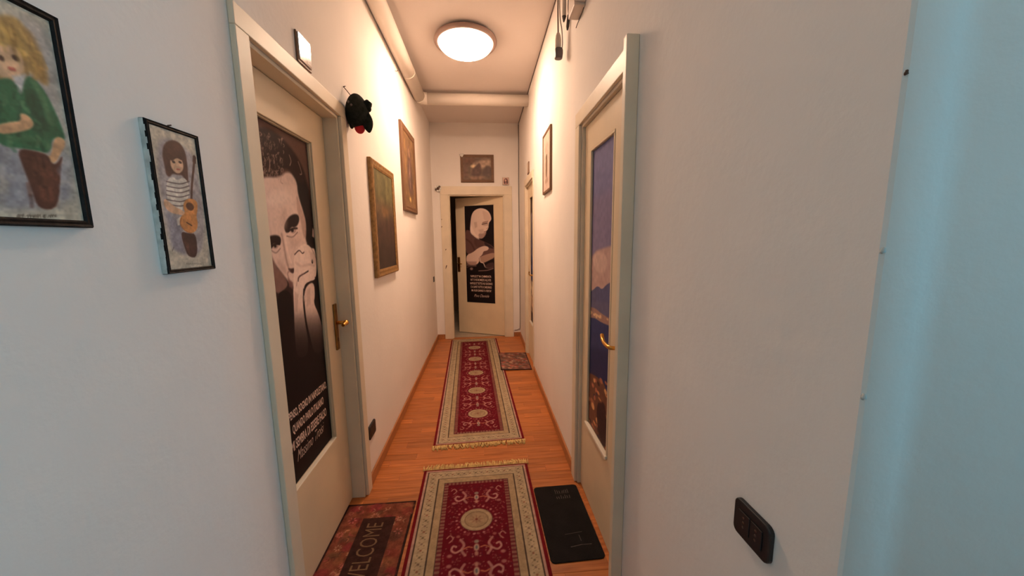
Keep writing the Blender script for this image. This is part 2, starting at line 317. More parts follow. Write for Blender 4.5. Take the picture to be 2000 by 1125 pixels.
ART = {
 'curly': [
  ('p',[(-0.015,-0.01),(0.987,0.004),(1.042,0.286),(-0.069,0.279)],(96,70,62),0.05,1.0,None),
  ('p',[(0.6,0.095),(0.934,0.082),(1.13,0.356),(0.683,0.284),(0.597,0.174)],(26,18,18),0.05,1.0,None),
  ('p',[(-0.029,0.036),(0.111,0.018),(0.291,0.013),(0.504,0.024),(0.733,0.05),(0.874,0.085),(0.914,0.111),(0.784,0.136),(0.634,0.12),(0.568,0.106),(0.425,0.105),(0.355,0.141),(0.22,0.148),(0.096,0.152),(0.023,0.174),(-0.053,0.175),(-0.112,0.107)],(44,29,27),0.03,1.0,None),
  ('p',[(-0.116,0.165),(0.056,0.143),(0.314,0.135),(0.534,0.105),(0.69,0.128),(0.685,0.169),(0.78,0.219),(0.821,0.253),(0.762,0.297),(0.816,0.325),(0.449,0.411),(0.38,0.443),(0.317,0.423),(0.192,0.394),(0.066,0.362),(0.005,0.323),(-0.148,0.275)],(208,182,170),0.02,1.0,None),
  ('p',[(0.651,0.162),(0.712,0.194),(0.816,0.245),(0.801,0.293),(0.724,0.301),(0.694,0.245),(0.628,0.22)],(168,138,126),0.02,0.8,None),
  ('p',[(-0.056,0.24),(0.055,0.25),(-0.025,0.297),(0.022,0.335),(0.123,0.375),(0.074,0.37),(-0.045,0.326)],(170,142,132),0.03,0.6,None),
  ('p',[(0.322,0.265),(0.411,0.242),(0.526,0.229),(0.645,0.227),(0.67,0.241),(0.625,0.258),(0.546,0.268),(0.47,0.266),(0.397,0.284),(0.339,0.283)],(40,27,26),0.012,1.0,None),
  ('p',[(-0.004,0.3),(0.077,0.291),(0.207,0.291),(0.25,0.301),(0.216,0.319),(0.151,0.314),(0.087,0.313),(0.064,0.328),(0.01,0.323)],(40,27,26),0.012,1.0,None),
  ('p',[(0.432,0.277),(0.546,0.268),(0.581,0.274),(0.529,0.285),(0.442,0.284)],(168,138,128),0.008,0.9,None),
  ('e',[(0.485,0.276),(0.516,0.276),(0.481,0.281)],(40,28,26),0.006,1.0,None),
  ('s',[(0.403,0.28),(0.481,0.272),(0.598,0.269)],(34,22,22),0.006,0.9,0.02),
  ('p',[(0.089,0.319),(0.169,0.315),(0.185,0.323),(0.129,0.328),(0.079,0.325)],(158,130,120),0.008,0.9,None),
  ('e',[(0.124,0.32),(0.147,0.32),(0.121,0.324)],(40,28,26),0.006,1.0,None),
  ('s',[(0.061,0.321),(0.124,0.315),(0.207,0.315)],(34,22,22),0.006,0.9,0.02),
  ('s',[(0.361,0.293),(0.48,0.295),(0.596,0.281)],(110,82,76),0.008,0.8,0.012),
  ('s',[(0.038,0.329),(0.122,0.338),(0.21,0.327)],(120,92,86),0.008,0.7,0.012),
  ('s',[(0.264,0.289),(0.285,0.32),(0.303,0.357),(0.331,0.38)],(150,120,110),0.015,0.7,0.03),
  ('s',[(0.329,0.297),(0.348,0.334),(0.4,0.368)],(225,200,188),0.015,0.7,0.03),
  ('p',[(0.315,0.382),(0.388,0.386),(0.451,0.384),(0.43,0.402),(0.351,0.395)],(70,48,46),0.01,1.0,None),
  ('p',[(0.296,0.41),(0.391,0.426),(0.386,0.447),(0.309,0.435)],(110,76,72),0.015,0.9,None),
  ('p',[(0.017,0.342),(0.098,0.373),(0.217,0.398),(0.288,0.422),(0.263,0.437),(0.005,0.452)],(122,92,84),0.012,1.0,None),
  ('p',[(0.005,0.452),(0.271,0.437),(0.376,0.481),(0.227,0.737),(-0.021,0.706)],(26,18,18),0.006,1.0,None),
  ('p',[(0.609,0.471),(0.928,0.327),(1.131,0.388),(1.085,0.791),(0.765,0.805),(0.227,0.737)],(26,18,18),0.01,1.0,None),
  ('p',[(0.309,0.223),(0.401,0.214),(0.397,0.262),(0.328,0.277),(0.285,0.258)],(176,148,136),0.05,0.5,None),
  ('p',[(0.103,0.181),(0.504,0.149),(0.57,0.188),(0.232,0.216),(0.031,0.214)],(226,204,192),0.06,0.6,None),
  ('p',[(0.39,0.294),(0.541,0.299),(0.693,0.297),(0.612,0.315),(0.456,0.332),(0.434,0.319)],(190,160,148),0.04,0.6,None),
  ('p',[(0.113,0.352),(0.211,0.366),(0.298,0.385),(0.27,0.405),(0.171,0.385)],(176,146,136),0.03,0.6,None),
  ('s',[(0.354,0.39),(0.304,0.398),(0.323,0.415)],(140,106,98),0.012,0.7,0.02),
  ('p',[(0.384,0.436),(0.492,0.444),(0.632,0.437),(0.629,0.473),(0.571,0.506),(0.572,0.556),(0.615,0.62),(0.551,0.662),(0.32,0.648),(0.326,0.569),(0.367,0.493)],(214,188,176),0.01,1.0,None),
  ('p',[(0.609,0.471),(0.692,0.444),(0.884,0.438),(0.879,0.485),(0.826,0.507),(0.931,0.547),(1.017,0.609),(1.024,0.677),(0.731,0.675),(0.66,0.61),(0.602,0.544)],(214,188,176),0.01,1.0,None),
  ('p',[(0.461,0.357),(0.5,0.337),(0.679,0.316),(0.821,0.318),(0.895,0.331),(0.973,0.33),(0.995,0.356),(0.99,0.399),(0.937,0.43),(0.815,0.437),(0.667,0.438),(0.542,0.468),(0.469,0.486),(0.384,0.46),(0.4,0.427),(0.444,0.394)],(222,198,186),0.008,1.0,None),
  ('s',[(0.487,0.346),(0.592,0.335),(0.66,0.344),(0.704,0.341)],(70,48,46),0.006,0.9,0.014),
  ('s',[(0.511,0.425),(0.545,0.413),(0.689,0.405),(0.764,0.401)],(40,27,26),0.006,0.9,0.016),
  ('s',[(0.463,0.438),(0.518,0.414),(0.653,0.406)],(150,110,104),0.008,0.8,0.012),
  ('s',[(0.609,0.471),(0.655,0.444),(0.778,0.436),(0.913,0.435),(0.924,0.425)],(40,27,26),0.006,0.95,0.014),
  ('s',[(0.614,0.454),(0.577,0.497),(0.593,0.557),(0.654,0.619)],(26,18,18),0.008,0.95,0.018),
  ('s',[(0.895,0.331),(0.984,0.36),(0.993,0.394)],(120,90,86),0.006,0.7,0.01),
  ('e',[(0.889,0.373),(0.912,0.374),(0.884,0.38)],(40,27,26),0.004,1.0,None),
  ('p',[(0.97,0.265),(1.012,0.272),(0.995,0.297),(0.944,0.292)],(180,150,140),0.008,1.0,None),
  ('s',[(0.493,0.37),(0.617,0.383),(0.778,0.381),(0.926,0.387)],(196,168,156),0.012,0.6,0.03),
  ('p',[(0.825,0.339),(0.974,0.346),(0.968,0.384),(0.859,0.371)],(196,170,158),0.02,0.6,None),
  ('p',[(0.405,0.452),(0.484,0.465),(0.427,0.514),(0.368,0.511)],(176,146,134),0.02,0.6,None),
  ('p',[(0.682,0.457),(0.764,0.456),(0.748,0.507),(0.646,0.51)],(186,156,144),0.02,0.6,None),
  ('p',[(-0.008,0.49),(1.379,0.571),(1.405,1.007),(-0.149,0.773)],(26,18,18),0.09,0.33,None),
  ('p',[(-0.021,0.509),(1.362,0.597),(1.405,1.007),(-0.149,0.773)],(26,18,18),0.09,0.33,None),
  ('p',[(-0.034,0.528),(1.344,0.623),(1.405,1.007),(-0.149,0.773)],(26,18,18),0.09,0.33,None),
  ('p',[(-0.044,0.543),(1.33,0.644),(1.405,1.007),(-0.149,0.773)],(26,18,18),0.09,0.33,None),
  ('p',[(-0.055,0.558),(1.316,0.665),(1.405,1.007),(-0.149,0.773)],(26,18,18),0.09,0.33,None),
  ('p',[(-0.065,0.573),(1.302,0.686),(1.405,1.007),(-0.149,0.773)],(26,18,18),0.09,0.33,None),
  ('p',[(-0.075,0.588),(1.288,0.707),(1.405,1.007),(-0.149,0.773)],(26,18,18),0.09,0.33,None),
  ('p',[(-0.086,0.603),(1.274,0.728),(1.405,1.007),(-0.149,0.773)],(26,18,18),0.09,0.33,None),
  ('p',[(0.082,0.629),(1.025,0.707),(1.045,1.023),(-0.043,1.003)],(26,18,18),0.01,1.0,None),
  ('s',[(0.099,0.037),(0.092,0.039),(0.094,0.041)],(158,128,116),0.006,0.2932348121917334,0.008),
  ('s',[(0.111,0.127),(0.125,0.131),(0.112,0.136)],(158,128,116),0.006,0.39425331419870646,0.008),
  ('s',[(0.228,0.049),(0.208,0.052),(0.218,0.053)],(158,128,116),0.006,0.38936028117629573,0.008),
  ('s',[(0.385,0.107),(0.402,0.111),(0.387,0.116)],(158,128,116),0.006,0.375733151712506,0.008),
  ('s',[(0.091,0.095),(0.101,0.099),(0.09,0.104)],(158,128,116),0.006,0.8220329883847796,0.008),
  ('s',[(-0.008,0.097),(-0.001,0.1),(-0.008,0.103)],(158,128,116),0.006,0.3655636132565099,0.008),
  ('s',[(0.213,0.028),(0.235,0.031),(0.216,0.037)],(158,128,116),0.006,0.605965265231585,0.008),
  ('s',[(0.064,0.128),(0.065,0.132),(0.06,0.137)],(158,128,116),0.006,0.8012286573453625,0.008),
  ('s',[(0.203,0.066),(0.207,0.068),(0.201,0.072)],(158,128,116),0.006,0.3548583939790455,0.008),
  ('s',[(0.074,0.117),(0.048,0.119),(0.062,0.12)],(158,128,116),0.006,0.6571279846009372,0.008),
  ('s',[(0.085,0.085),(0.082,0.088),(0.081,0.09)],(158,128,116),0.006,0.898231268211873,0.008),
  ('s',[(0.056,0.073),(0.037,0.077),(0.045,0.081)],(158,128,116),0.006,0.42959814272379404,0.008),
  ('s',[(0.103,0.108),(0.091,0.112),(0.095,0.115)],(158,128,116),0.006,0.8378048159949275,0.008),
  ('s',[(0.041,0.036),(0.024,0.04),(0.029,0.044)],(158,128,116),0.006,0.6500308488336531,0.008),
  ('s',[(0.081,0.063),(0.062,0.067),(0.07,0.069)],(158,128,116),0.006,0.27782727205831276,0.008),
  ('s',[(0.258,0.12),(0.283,0.123),(0.263,0.128)],(158,128,116),0.006,0.8739139345484183,0.008),
  ('s',[(-0.013,0.063),(0.008,0.066),(-0.009,0.071)],(158,128,116),0.006,0.5167779926947691,0.008),
  ('s',[(0.412,0.08),(0.431,0.082),(0.416,0.085)],(158,128,116),0.006,0.37441988312568053,0.008),
  ('s',[(0.194,0.035),(0.184,0.04),(0.185,0.045)],(158,128,116),0.006,0.4653496989794712,0.008),
  ('s',[(0.002,0.036),(-0.018,0.041),(-0.011,0.045)],(158,128,116),0.006,0.4857707735014738,0.008),
  ('s',[(0.124,0.034),(0.149,0.036),(0.131,0.04)],(158,128,116),0.006,0.38514594714233163,0.008),
  ('s',[(0.023,0.036),(0.003,0.041),(0.011,0.044)],(158,128,116),0.006,0.34726634766337544,0.008),
  ('s',[(-0.019,0.085),(-0.035,0.091),(-0.031,0.095)],(158,128,116),0.006,0.3294776174623727,0.008),
  ('s',[(0.184,0.108),(0.175,0.113),(0.175,0.118)],(158,128,116),0.006,0.5605452759649774,0.008),
  ('s',[(0.077,0.072),(0.05,0.076),(0.063,0.078)],(158,128,116),0.006,0.41158088312173763,0.008),
  ('s',[(0.364,0.108),(0.363,0.11),(0.362,0.111)],(158,128,116),0.006,0.41535587992296963,0.008),
  ('s',[(0.093,0.048),(0.076,0.054),(0.081,0.058)],(158,128,116),0.006,0.3421061490569945,0.008),
  ('s',[(-0.048,0.134),(-0.048,0.139),(-0.053,0.143)],(158,128,116),0.006,0.5119253428711807,0.008),
  ('s',[(0.386,0.086),(0.402,0.089),(0.387,0.094)],(158,128,116),0.006,0.5712872147698496,0.008),
  ('s',[(0.026,0.053),(0.042,0.056),(0.027,0.061)],(158,128,116),0.006,0.8509752914871731,0.008),
  ('s',[(0.101,0.098),(0.116,0.101),(0.103,0.105)],(158,128,116),0.006,0.7796370113118958,0.008),
  ('s',[(0.193,0.094),(0.202,0.096),(0.194,0.099)],(158,128,116),0.006,0.8498199757554993,0.008),
  ('s',[(0.398,0.123),(0.407,0.124),(0.4,0.126)],(158,128,116),0.006,0.8343303192608413,0.008),
  ('s',[(-0.018,0.137),(-0.01,0.139),(-0.017,0.141)],(158,128,116),0.006,0.3587226491205713,0.008),
  ('s',[(0.254,0.081),(0.265,0.086),(0.253,0.091)],(158,128,116),0.006,0.39205195172659013,0.008),
  ('s',[(-0.068,0.134),(-0.096,0.139),(-0.084,0.143)],(158,128,116),0.006,0.32532848013385424,0.008),
  ('s',[(0.326,0.104),(0.347,0.106),(0.331,0.11)],(158,128,116),0.006,0.8211598542937872,0.008),
  ('s',[(0.038,0.102),(0.026,0.107),(0.029,0.112)],(158,128,116),0.006,0.7528230082975277,0.008),
  ('s',[(0.176,0.08),(0.148,0.083),(0.163,0.084)],(158,128,116),0.006,0.6364164465918818,0.008),
  ('s',[(0.157,0.12),(0.162,0.121),(0.157,0.124)],(158,128,116),0.006,0.4856702938809875,0.008),
  ('s',[(0.326,0.073),(0.292,0.079),(0.307,0.082)],(158,128,116),0.006,0.7879149593306894,0.008),
  ('s',[(-0.004,0.09),(-0.013,0.095),(-0.012,0.098)],(158,128,116),0.006,0.45226009303785786,0.008),
  ('s',[(0.067,0.081),(0.092,0.081),(0.075,0.084)],(158,128,116),0.006,0.32439323101372275,0.008),
  ('s',[(0.22,0.12),(0.219,0.123),(0.216,0.126)],(158,128,116),0.006,0.8075985711984517,0.008),
  ('s',[(0.414,0.029),(0.398,0.034),(0.403,0.038)],(158,128,116),0.006,0.5246018899739691,0.008),
  ('s',[(0.372,0.028),(0.394,0.029),(0.378,0.032)],(158,128,116),0.006,0.3470495258440123,0.008),
  ('s',[(0.202,0.057),(0.202,0.062),(0.197,0.066)],(158,128,116),0.006,0.7118326102171846,0.008),
  ('s',[(-0.021,0.066),(-0.02,0.069),(-0.024,0.072)],(158,128,116),0.006,0.7151313285577868,0.008),
  ('s',[(0.219,0.026),(0.201,0.032),(0.207,0.036)],(158,128,116),0.006,0.4819138683303135,0.008),
  ('s',[(0.286,0.129),(0.291,0.133),(0.284,0.137)],(158,128,116),0.006,0.6461976728585669,0.008),
  ('s',[(0.07,0.128),(0.065,0.133),(0.063,0.138)],(158,128,116),0.006,0.448672763324372,0.008),
  ('s',[(0.356,0.103),(0.361,0.106),(0.355,0.109)],(158,128,116),0.006,0.34143391857745153,0.008),
  ('s',[(0.341,0.053),(0.35,0.054),(0.342,0.056)],(158,128,116),0.006,0.30366407255570227,0.008),
  ('s',[(0.002,0.119),(-0.018,0.124),(-0.011,0.128)],(158,128,116),0.006,0.4917923016724484,0.008),
  ('s',[(0.242,0.056),(0.248,0.058),(0.242,0.06)],(158,128,116),0.006,0.5116558400518706,0.008),
  ('s',[(0.446,0.025),(0.454,0.027),(0.446,0.03)],(158,128,116),0.006,0.44537709298830314,0.008),
  ('s',[(0.01,0.033),(0.03,0.036),(0.013,0.041)],(158,128,116),0.006,0.7707179031026558,0.008),
  ('s',[(0.31,0.125),(0.286,0.129),(0.297,0.132)],(158,128,116),0.006,0.5719067072842638,0.008),
  ('s',[(0.193,0.127),(0.205,0.131),(0.192,0.137)],(158,128,116),0.006,0.3259358291463083,0.008),
  ('s',[(0.253,0.094),(0.265,0.097),(0.254,0.101)],(158,128,116),0.006,0.7903208697525524,0.008),
  ('s',[(0.064,0.13),(0.057,0.134),(0.057,0.137)],(158,128,116),0.006,0.8329685257255526,0.008),
  ('s',[(0.31,0.048),(0.292,0.052),(0.3,0.054)],(158,128,116),0.006,0.6574178721334376,0.008),
  ('s',[(0.417,0.114),(0.408,0.118),(0.41,0.121)],(158,128,116),0.006,0.7813693419362018,0.008),
  ('s',[(0.096,0.071),(0.068,0.074),(0.083,0.076)],(158,128,116),0.006,0.6011285703483804,0.008),
  ('s',[(0.279,0.085),(0.268,0.091),(0.269,0.096)],(158,128,116),0.006,0.6550990225236872,0.008),
  ('s',[(0.065,0.035),(0.087,0.038),(0.069,0.044)],(158,128,116),0.006,0.8479766843901025,0.008),
  ('s',[(0.259,0.051),(0.233,0.055),(0.246,0.056)],(158,128,116),0.006,0.394404998540582,0.008),
  ('s',[(0.38,0.115),(0.397,0.116),(0.384,0.119)],(158,128,116),0.006,0.4049271493770276,0.008),
  ('s',[(0.061,0.133),(0.04,0.137),(0.048,0.141)],(158,128,116),0.006,0.6924526375043121,0.008),
  ('s',[(0.178,0.13),(0.162,0.134),(0.168,0.137)],(158,128,116),0.006,0.3523875895019644,0.008),
  ('s',[(0.041,0.032),(0.03,0.035),(0.035,0.036)],(158,128,116),0.006,0.2898168442485203,0.008),
  ('s',[(0.468,0.037),(0.491,0.04),(0.472,0.045)],(158,128,116),0.006,0.7253621615244307,0.008),
  ('s',[(0.232,0.127),(0.252,0.131),(0.235,0.135)],(158,128,116),0.006,0.6139726604282889,0.008),
  ('s',[(0.271,0.099),(0.272,0.102),(0.267,0.105)],(158,128,116),0.006,0.3502308986320072,0.008),
  ('s',[(0.37,0.066),(0.341,0.069),(0.356,0.071)],(158,128,116),0.006,0.8186089312901921,0.008),
  ('s',[(0.085,0.069),(0.092,0.073),(0.083,0.078)],(158,128,116),0.006,0.4634743460317804,0.008),
  ('s',[(0.144,0.07),(0.114,0.076),(0.127,0.079)],(158,128,116),0.006,0.2623497117131833,0.008),
  ('s',[(0.461,0.021),(0.435,0.027),(0.446,0.031)],(158,128,116),0.006,0.7852084346860251,0.008),
  ('s',[(0.061,0.088),(0.057,0.092),(0.055,0.096)],(158,128,116),0.006,0.370311873596574,0.008),
  ('s',[(0.316,0.13),(0.326,0.134),(0.315,0.14)],(158,128,116),0.006,0.8591302201396395,0.008),
  ('s',[(0.106,0.12),(0.123,0.122),(0.109,0.126)],(158,128,116),0.006,0.3196556017450334,0.008),
  ('s',[(0.217,0.123),(0.203,0.127),(0.207,0.131)],(158,128,116),0.006,0.8331555233800205,0.008),
  ('s',[(0.278,0.044),(0.297,0.046),(0.281,0.051)],(158,128,116),0.006,0.44980482391877424,0.008),
  ('s',[(0.385,0.082),(0.372,0.087),(0.375,0.092)],(158,128,116),0.006,0.8295539908366105,0.008),
  ('s',[(0.362,0.114),(0.369,0.118),(0.36,0.123)],(158,128,116),0.006,0.6430429034644859,0.008),
  ('s',[(0.166,0.134),(0.156,0.136),(0.16,0.137)],(158,128,116),0.006,0.7137813544128203,0.008),
  ('s',[(0.187,0.082),(0.192,0.084),(0.187,0.086)],(158,128,116),0.006,0.3805516186309916,0.008),
  ('s',[(-0.028,0.117),(-0.009,0.12),(-0.025,0.124)],(158,128,116),0.006,0.3259075677388206,0.008),
  ('s',[(0.413,0.106),(0.413,0.107),(0.411,0.109)],(158,128,116),0.006,0.7985069382710991,0.008),
  ('s',[(0.243,0.088),(0.212,0.093),(0.226,0.097)],(158,128,116),0.006,0.27229289790115724,0.008),
  ('s',[(0.21,0.035),(0.199,0.04),(0.201,0.044)],(158,128,116),0.006,0.7364547101723127,0.008),
  ('s',[(0.37,0.043),(0.361,0.048),(0.362,0.051)],(158,128,116),0.006,0.2721272044804862,0.008),
  ('s',[(0.112,0.134),(0.123,0.138),(0.111,0.143)],(158,128,116),0.006,0.44420180256591546,0.008),
  ('s',[(0.264,0.107),(0.274,0.109),(0.264,0.113)],(158,128,116),0.006,0.36366499207586617,0.008),
  ('s',[(-0.059,0.13),(-0.039,0.132),(-0.054,0.134)],(158,128,116),0.006,0.7412592056434704,0.008),
  ('s',[(0.137,0.093),(0.155,0.095),(0.141,0.098)],(158,128,116),0.006,0.6530755384758671,0.008),
  ('s',[(0.076,0.083),(0.049,0.086),(0.062,0.088)],(158,128,116),0.006,0.4366454276383128,0.008),
  ('s',[(0.475,0.022),(0.446,0.026),(0.461,0.027)],(158,128,116),0.006,0.8564909515145444,0.008),
  ('s',[(0.244,0.12),(0.243,0.121),(0.241,0.123)],(158,128,116),0.006,0.4713232063142253,0.008),
  ('s',[(0.131,0.135),(0.11,0.138),(0.12,0.14)],(158,128,116),0.006,0.7981106885668747,0.008),
  ('s',[(-0.024,0.138),(-0.037,0.142),(-0.033,0.145)],(158,128,116),0.006,0.6794143549948661,0.008),
  ('s',[(0.397,0.028),(0.41,0.029),(0.4,0.031)],(158,128,116),0.006,0.7483332687676096,0.008),
  ('s',[(0.065,0.05),(0.039,0.054),(0.052,0.055)],(158,128,116),0.006,0.46329146234964236,0.008),
  ('s',[(0.435,0.078),(0.422,0.083),(0.424,0.089)],(158,128,116),0.006,0.36171856478622444,0.008),
  ('s',[(0.022,0.135),(0.044,0.138),(0.026,0.142)],(158,128,116),0.006,0.8861115861961457,0.008),
  ('s',[(-0.044,0.131),(-0.035,0.135),(-0.044,0.138)],(158,128,116),0.006,0.7980304924473961,0.008),
  ('s',[(0.031,0.051),(0.01,0.055),(0.02,0.057)],(158,128,116),0.006,0.605002233179855,0.008),
  ('s',[(0.223,0.059),(0.235,0.063),(0.223,0.067)],(158,128,116),0.006,0.7430357523045159,0.008),
  ('s',[(0.006,0.047),(-0.01,0.05),(-0.003,0.052)],(158,128,116),0.006,0.6229816061438044,0.008),
  ('s',[(0.039,0.097),(0.029,0.1),(0.032,0.103)],(158,128,116),0.006,0.7102524323218756,0.008),
  ('s',[(0.449,0.026),(0.436,0.032),(0.438,0.037)],(158,128,116),0.006,0.388196785105603,0.008),
  ('s',[(-0.002,0.052),(0.012,0.055),(-0.0,0.059)],(158,128,116),0.006,0.8599818345284859,0.008),
  ('s',[(0.082,0.106),(0.075,0.108),(0.077,0.11)],(158,128,116),0.006,0.49420409538799387,0.008),
  ('s',[(0.186,0.06),(0.182,0.062),(0.182,0.064)],(158,128,116),0.006,0.2693471680071646,0.008),
  ('s',[(0.317,0.098),(0.31,0.1),(0.312,0.102)],(158,128,116),0.006,0.44209569833011186,0.008),
  ('s',[(0.188,0.122),(0.184,0.127),(0.181,0.132)],(158,128,116),0.006,0.5925425972021003,0.008),
  ('s',[(0.033,0.096),(0.036,0.1),(0.031,0.103)],(158,128,116),0.006,0.7210185194733866,0.008),
  ('s',[(-0.023,0.08),(-0.008,0.081),(-0.019,0.083)],(158,128,116),0.006,0.27774370228561335,0.008),
  ('s',[(0.06,0.059),(0.055,0.061),(0.055,0.064)],(158,128,116),0.006,0.6623606960606805,0.008),
  ('s',[(0.05,0.066),(0.057,0.069),(0.049,0.072)],(158,128,116),0.006,0.8731613186904198,0.008),
  ('s',[(0.439,0.035),(0.426,0.039),(0.43,0.042)],(158,128,116),0.006,0.6036526910877422,0.008),
  ('s',[(0.099,0.122),(0.08,0.125),(0.088,0.128)],(158,128,116),0.006,0.3276250049327271,0.008),
  ('s',[(0.381,0.079),(0.411,0.079),(0.391,0.082)],(158,128,116),0.006,0.7122191976079719,0.008),
  ('s',[(0.324,0.115),(0.294,0.121),(0.306,0.125)],(158,128,116),0.006,0.7602246105211409,0.008),
  ('s',[(0.24,0.079),(0.225,0.081),(0.232,0.083)],(158,128,116),0.006,0.5590504282980724,0.008),
  ('s',[(0.405,0.031),(0.401,0.034),(0.4,0.036)],(158,128,116),0.006,0.69911768205333,0.008),
  ('s',[(0.398,0.114),(0.382,0.117),(0.388,0.12)],(158,128,116),0.006,0.25172528159077173,0.008),
  ('s',[(0.178,0.118),(0.197,0.119),(0.183,0.121)],(158,128,116),0.006,0.5316968872408203,0.008),
  ('s',[(0.003,0.077),(0.023,0.078),(0.009,0.081)],(158,128,116),0.006,0.7997177954050075,0.008),
  ('s',[(0.401,0.105),(0.378,0.111),(0.387,0.115)],(158,128,116),0.006,0.8498552061801212,0.008),
  ('s',[(-0.02,0.064),(-0.021,0.067),(-0.023,0.069)],(158,128,116),0.006,0.31011343367497485,0.008),
  ('s',[(0.248,0.093),(0.254,0.096),(0.247,0.1)],(158,128,116),0.006,0.6070382978038475,0.008),
  ('s',[(0.191,0.035),(0.165,0.04),(0.176,0.044)],(158,128,116),0.006,0.4608107167026315,0.008),
  ('s',[(0.133,0.054),(0.137,0.055),(0.132,0.058)],(158,128,116),0.006,0.6667509399733242,0.008),
  ('s',[(-0.042,0.137),(-0.062,0.141),(-0.054,0.145)],(158,128,116),0.006,0.6044129864755261,0.008),
  ('s',[(0.172,0.055),(0.161,0.059),(0.163,0.063)],(158,128,116),0.006,0.5910863938601696,0.008),
  ('s',[(0.231,0.045),(0.237,0.047),(0.231,0.049)],(158,128,116),0.006,0.5635974403387565,0.008),
  ('s',[(0.264,0.078),(0.266,0.081),(0.261,0.085)],(158,128,116),0.006,0.37602266423378145,0.008),
  ('s',[(0.414,0.088),(0.425,0.093),(0.413,0.098)],(158,128,116),0.006,0.5435899541773728,0.008),
  ('s',[(0.128,0.057),(0.116,0.06),(0.12,0.062)],(158,128,116),0.006,0.45546454421258964,0.008),
  ('s',[(0.056,0.081),(0.043,0.084),(0.048,0.086)],(158,128,116),0.006,0.6813417476250797,0.008),
  ('s',[(0.075,0.122),(0.09,0.124),(0.078,0.127)],(158,128,116),0.006,0.7923766834752521,0.008),
  ('s',[(0.072,0.037),(0.098,0.037),(0.081,0.04)],(158,128,116),0.006,0.2536536461130307,0.008),
  ('s',[(0.265,0.079),(0.247,0.082),(0.255,0.084)],(158,128,116),0.006,0.8786659949945294,0.008),
  ('s',[(0.162,0.048),(0.155,0.053),(0.155,0.057)],(158,128,116),0.006,0.4389191722874943,0.008),
  ('s',[(-0.021,0.118),(-0.043,0.12),(-0.032,0.122)],(158,128,116),0.006,0.2530602790794634,0.008),
  ('s',[(0.456,0.056),(0.469,0.058),(0.457,0.063)],(158,128,116),0.006,0.8836534842332854,0.008),
  ('s',[(0.129,0.062),(0.138,0.063),(0.131,0.065)],(158,128,116),0.006,0.48634246597301045,0.008),
  ('s',[(0.317,0.079),(0.313,0.084),(0.31,0.089)],(158,128,116),0.006,0.5313022550888062,0.008),
  ('s',[(0.318,0.057),(0.29,0.062),(0.303,0.064)],(158,128,116),0.006,0.3869698117546461,0.008),
  ('s',[(-0.009,0.063),(-0.03,0.067),(-0.021,0.069)],(158,128,116),0.006,0.7295308338637849,0.008),
  ('s',[(0.29,0.117),(0.276,0.121),(0.28,0.125)],(158,128,116),0.006,0.8279470735039309,0.008),
  ('s',[(0.109,0.127),(0.083,0.132),(0.093,0.137)],(158,128,116),0.006,0.8227270889589503,0.008),
  ('s',[(0.414,0.106),(0.425,0.109),(0.415,0.112)],(158,128,116),0.006,0.7163448314313985,0.008),
  ('s',[(0.38,0.076),(0.385,0.081),(0.377,0.086)],(158,128,116),0.006,0.43503385097116654,0.008),
  ('s',[(0.375,0.083),(0.385,0.085),(0.376,0.088)],(158,128,116),0.006,0.369954788342057,0.008),
  ('s',[(0.151,0.121),(0.141,0.125),(0.144,0.127)],(158,128,116),0.006,0.5216283943172876,0.008),
  ('s',[(0.574,0.061),(0.601,0.076),(0.566,0.09)],(165,135,122),0.006,0.9,0.01),
  ('s',[(0.761,0.069),(0.803,0.087),(0.82,0.102),(0.777,0.105)],(165,135,122),0.006,0.9,0.01),
  ('s',[(0.364,0.129),(0.348,0.145),(0.384,0.148)],(165,135,122),0.006,0.9,0.01),
  ('s',[(0.169,0.089),(0.179,0.103),(0.152,0.127)],(165,135,122),0.006,0.9,0.01),
 ],
 'guitarist': [
  ('p',[(-0.056,-0.024),(1.065,-0.013),(1.04,1.021),(-0.138,1.041)],(26,19,21),0.001,1.0,None),
  ('p',[(-0.025,0.245),(0.163,0.241),(0.328,0.307),(0.494,0.345),(0.66,0.364),(0.924,0.402),(1.021,0.44),(1.018,0.563),(-0.029,0.529)],(98,70,66),0.02,1.0,None),
  ('p',[(0.162,0.26),(0.202,0.156),(0.24,0.09),(0.343,0.045),(0.543,0.024),(0.739,0.039),(0.868,0.076),(0.925,0.132),(0.898,0.155),(0.833,0.173),(0.814,0.233),(0.731,0.261),(0.679,0.308),(0.595,0.331),(0.495,0.331),(0.328,0.298)],(214,190,176),0.012,1.0,None),
  ('p',[(0.217,0.184),(0.161,0.269),(0.328,0.312),(0.461,0.345),(0.511,0.336),(0.346,0.284),(0.266,0.222)],(228,206,192),0.015,0.9,None),
  ('p',[(0.608,0.047),(0.836,0.076),(0.906,0.132),(0.833,0.164),(0.669,0.149),(0.639,0.093)],(196,168,154),0.03,0.7,None),
  ('p',[(0.669,0.154),(0.816,0.168),(0.799,0.205),(0.667,0.207),(0.568,0.195)],(178,148,134),0.02,0.7,None),
  ('p',[(0.319,0.166),(0.42,0.162),(0.434,0.213),(0.349,0.227)],(186,158,144),0.02,0.8,None),
  ('p',[(0.466,0.242),(0.633,0.233),(0.664,0.27),(0.531,0.284)],(190,162,148),0.03,0.7,None),
  ('p',[(0.464,0.279),(0.597,0.284),(0.764,0.261),(0.696,0.308),(0.595,0.334),(0.478,0.327)],(150,120,110),0.02,0.8,None),
  ('s',[(0.602,0.188),(0.767,0.179)],(90,66,62),0.008,0.9,0.03),
  ('s',[(0.619,0.172),(0.8,0.161)],(120,92,84),0.01,0.8,0.025),
  ('s',[(0.664,0.266),(0.764,0.256)],(100,70,66),0.008,0.8,0.02),
  ('s',[(0.783,0.187),(0.815,0.219),(0.748,0.233)],(170,138,126),0.01,0.8,0.02),
